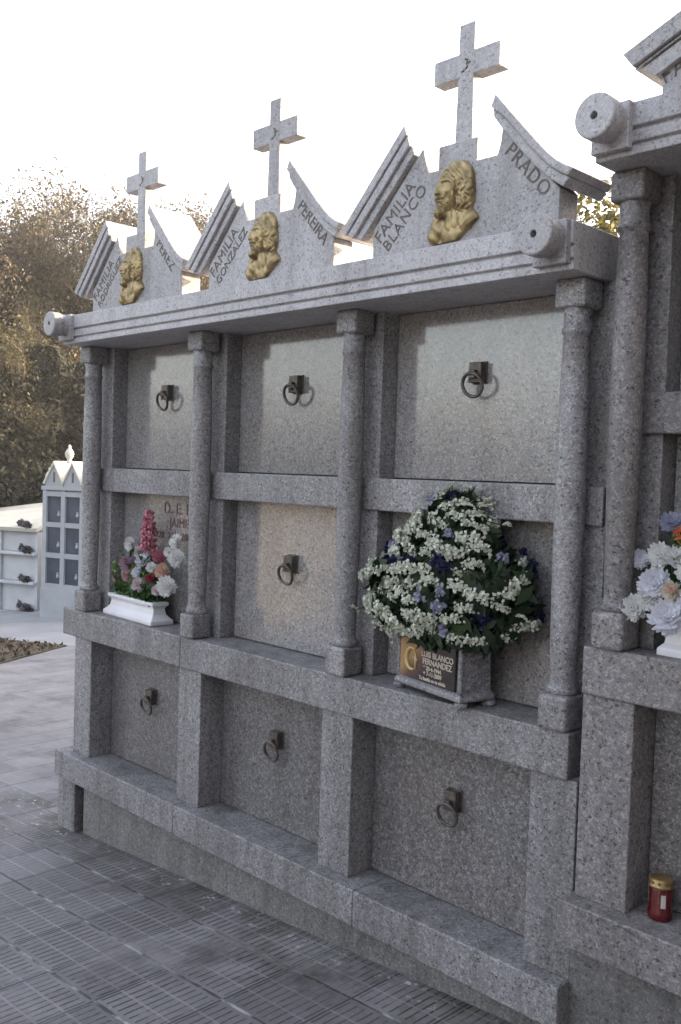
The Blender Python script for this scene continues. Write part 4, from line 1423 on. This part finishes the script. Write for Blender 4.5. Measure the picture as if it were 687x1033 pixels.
def spray_mesh(mat, n, lx, ly, lz, size, name):
    t = rng.uniform(-1, 1, n)
    c = np.stack([t * lx, rng.normal(size=n) * ly * 0.5, (1 - t * t) * lz + rng.normal(size=n) * lz * 0.18], 1)
    # florets: small cup of three crossed petals
    cs = np.repeat(c, 3, 0) + rng.normal(size=(3 * n, 3)) * size * 0.25
    nr = rng.normal(size=(3 * n, 3)) + np.array([0, 0, 0.9])
    return quads_mesh(name, mat, cs, nr, size * rng.uniform(0.7, 1.25, 3 * n), 0.85, bend=-0.3)


WS = [spray_mesh(FM['statice'], 46, rng.uniform(0.028, 0.044), 0.015, 0.017, 0.0050, 'white_spray') for _ in range(7)]
BS = [spray_mesh(FM['blue'], 40, 0.034, 0.022, 0.022, 0.0080, 'blue_spray') for _ in range(3)]
LS = [spray_mesh(FM['bluewhite'], 34, 0.024, 0.018, 0.018, 0.0065, 'lilac_spray') for _ in range(2)]


pool, pnr = bouquet_pts(2600, 1.02)
ok = (pool[:, 2] > 1.275) | (pool[:, 0] < 2.2)
pool, pnr = pool[ok], pnr[ok]
chosen = [0]
dist = np.linalg.norm(pool - pool[0], axis=1)
for _ in range(140):                                    # even spread: always the point farthest from those taken
    j = int(np.argmax(dist * rng.uniform(0.75, 1.0, len(pool))))
    chosen.append(j)
    dist = np.minimum(dist, np.linalg.norm(pool - pool[j], axis=1))
for k, j in enumerate(chosen):
    p, q = pool[j], pnr[j]
    right = p[0] > 2.56
    r_ = rng.random()
    if right and r_ < 0.48: continue
    if (not right and r_ < 0.15) or (right and r_ < 0.58):
        name, ms, sc = ('blue_spray', BS, 0.95) if p[2] > 1.34 else ('white_spray', WS, 0.95)
    elif r_ > 0.955:
        name, ms, sc = 'lilac_spray', LS, 0.95
    else:
        name, ms, sc = 'white_spray', WS, 1.22
    d = Vector(q).normalized()
    x = Vector((0, 0, 1)).cross(d)
    x = x.normalized() if x.length > 0.1 else Vector((1, 0, 0))
    x = (x + Vector((0, 0, rng.normal() * 0.25 - 0.15))).normalized()
    y = d.cross(x).normalized(); x = y.cross(d)
    mt = Matrix((x, y, d)).transposed().to_4x4(); mt.translation = Vector(p) - d * rng.uniform(-0.012, 0.022)
    o = obj(name, ms[k % len(ms)], ur)
    o.matrix_local = uinv @ mt @ Matrix.Scale(sc * rng.uniform(0.7, 1.2), 4)
for px, py in ((456, 490), (470, 492), (442, 498), (491, 513), (512, 531), (357, 615), (372, 618), (386, 622), (540, 632), (526, 625)):   # outlying sprays that make the outline
    p, t = pix(px, py, 0.02)
    o = obj('white_spray', WS[(px + py) % 7], ur, loc=uinv @ p, rot=(rng.normal() * 0.5, rng.normal() * 0.5, rng.uniform(0, 3)))
    o.scale = (0.62,) * 3
    q0 = Vector((2.40, 0.06, min(1.62, max(1.36, p.z - 0.02)))); q1 = (p + q0) / 2 + Vector((0, 0, 0.03))
    MB().tube([uinv @ q0, uinv @ q1, uinv @ p], [0.0025, 0.002, 0.0014], 5).build('stem', M['leaf_deep'], ur)
for p_ in range(26):                                   # larger leaves hanging at the right and below
    pass
c, nr = bouquet_pts(150, 1.02, True, 1.23, 1.50)
obj('drooping_leaves', quads_mesh('drooping_leaves', M['leaf_deep'], to_local(c), nr + np.array([0, 0, -0.3]) + rng.normal(size=nr.shape) * 0.3, 0.048 * rng.uniform(0.7, 1.2, len(c)), 0.42), ur)

# --- planter on the second block's shelf
Z2 = ZS + 0.278
p2 = thing('flower_planter', 'pot of large lilac-white chrysanthemums with an orange bloom at the right edge', 'flower planter', (3.33, 0.09, Z2), R(-4))
pinv = (Matrix.Translation((3.33, 0.09, Z2)) @ Matrix.Rotation(R(-4), 4, 'Z')).inverted()
b = MB()
hw, hd_ = 0.17, 0.06
vs = []
prof = [(1.0, 0.0), (1.0, 0.02), (0.93, 0.035), (0.90, 0.075), (0.96, 0.088), (0.96, 0.10)]
for s, z in prof:
    e = (s - 1) * 0.2
    for sx, sy in ((-1, -1), (1, -1), (1, 1), (-1, 1)):
        vs.append((sx * (hw + e), sy * (hd_ + e), z))
m_ = len(prof)
fs = [(3, 2, 1, 0)] + [(j * 4 + k, j * 4 + (k + 1) % 4, (j + 1) * 4 + (k + 1) % 4, (j + 1) * 4 + k) for j in range(m_ - 1) for k in range(4)] + [tuple((m_ - 1) * 4 + k for k in range(4))]
b.add(vs, fs)
b.build('planter_box', M['white_box'], p2, 0.003)
FR = [('lilacwhite', 110, 390, 58, .06), ('white', 235, 365, 75, .05), ('lilacwhite', 205, 540, 95, .02), ('white', 335, 375, 75, .05), ('cream', 305, 590, 62, -.01), ('lilacwhite', 290, 745, 112, -.02),
      ('white', 62, 690, 80, .02), ('white', 150, 640, 62, .01), ('bluewhite', 310, 165, 70, .06), ('coral', 372, 240, 52, .05), ('white', 430, 470, 90, .03), ('lilacwhite', 450, 640, 90, .0), ('white', 440, 330, 70, .07),
      ('peach', 300, 570, 30, -.04)]
for kd, px, py, r, y in FR:
    p, t = pix(627 + px / 6.083, 500 + py / 6.083, y)
    place_flower(p2, kd, pinv @ p, r / 6.083 / FPX * t * 1.08)
nn = 700
c = rng.uniform(-1, 1, (nn, 3)) * np.array([0.17, 0.06, 0.13]) + np.array([0.02, 0.0, 0.21])
obj('leaves', quads_mesh('leaves', M['leaf_green'], c, rng.normal(size=(nn, 3)) + np.array([0.2, -0.8, 0.3]), 0.026 * rng.uniform(0.6, 1.4, nn), 0.42), p2)

# --- red grave candle
M['red_glass'] = plain('red candle plastic', (0.075, 0.003, 0.005), 0.22, 0, 0.25, 20)
M['gold_lid'] = plain('dull gold candle lid', (0.27, 0.18, 0.075), 0.45, 0.8, 0.3, 40)
M['paper'] = plain('white paper label', (0.4, 0.37, 0.35), 0.7)
cz = ZL + 0.278
p, t = pix(664, 925, 0.0)
cd = thing('grave_candle', 'red grave candle with a gold lid on the base ledge of the right tomb block', 'candle', (3.192, 0.066, cz))
MB().lathe([(0.030, 0.0), (0.034, 0.004), (0.0345, 0.022), (0.031, 0.030), (0.0315, 0.088), (0.029, 0.094)], (0, 0, 0), 32).build('candle_jar', M['red_glass'], cd, smooth=True)
ld = MB()
ld.lathe([(0.0345, 0.0925), (0.036, 0.095), (0.036, 0.100), (0.033, 0.103), (0.032, 0.114), (0.027, 0.119), (0.004, 0.121)], (0, 0, 0), 32)
lid = ld.build('lid', M['gold_lid'], cd, smooth=True)
b = MB()
for i in range(10):
    a = 2 * math.pi * i / 10
    b.lathe([(0.0042, -0.0003), (0.0042, 0.002)], (0, 0, 0), 8, 'z')
    seg = b.v[-16:]
    mt = Matrix.Translation((0.0325 * math.cos(a), 0.0325 * math.sin(a), 0.1085)) @ Matrix.Rotation(a, 4, 'Z') @ Matrix.Rotation(R(90), 4, 'Y')
    b.v[-16:] = [tuple(mt @ Vector(q)) for q in seg]
b.build('vent_hole', M['letter'], lid)
b = MB()
vs = []
for i in range(7):
    a = R(-62 + i * 4)
    for z in (0.040, 0.078):
        vs.append((0.0322 * math.cos(a), 0.0322 * math.sin(a), z))
b.add(vs, [(2 * i, 2 * i + 2, 2 * i + 3, 2 * i + 1) for i in range(6)])
b.build('paper_label', M['paper'], cd)

# ------------------------------------------------------------------ hazy evening air
hm = bpy.data.materials.new('hazy air'); hm.use_nodes = True
hn = hm.node_tree
hn.nodes.remove(hn.nodes["Principled BSDF"])
pv = hn.nodes.new("ShaderNodeVolumePrincipled")
pv.inputs['Color'].default_value = (0.95, 0.95, 0.97, 1)
pv.inputs['Density'].default_value = 0.0013
pv.inputs['Anisotropy'].default_value = 0.3
hn.links.new(pv.outputs[0], hn.nodes['Material Output'].inputs['Volume'])
hz_ = MB().box(-112, 62, -62, 92, -3.5, 30).build('haze', hm)
tag(hz_, kind='stuff')
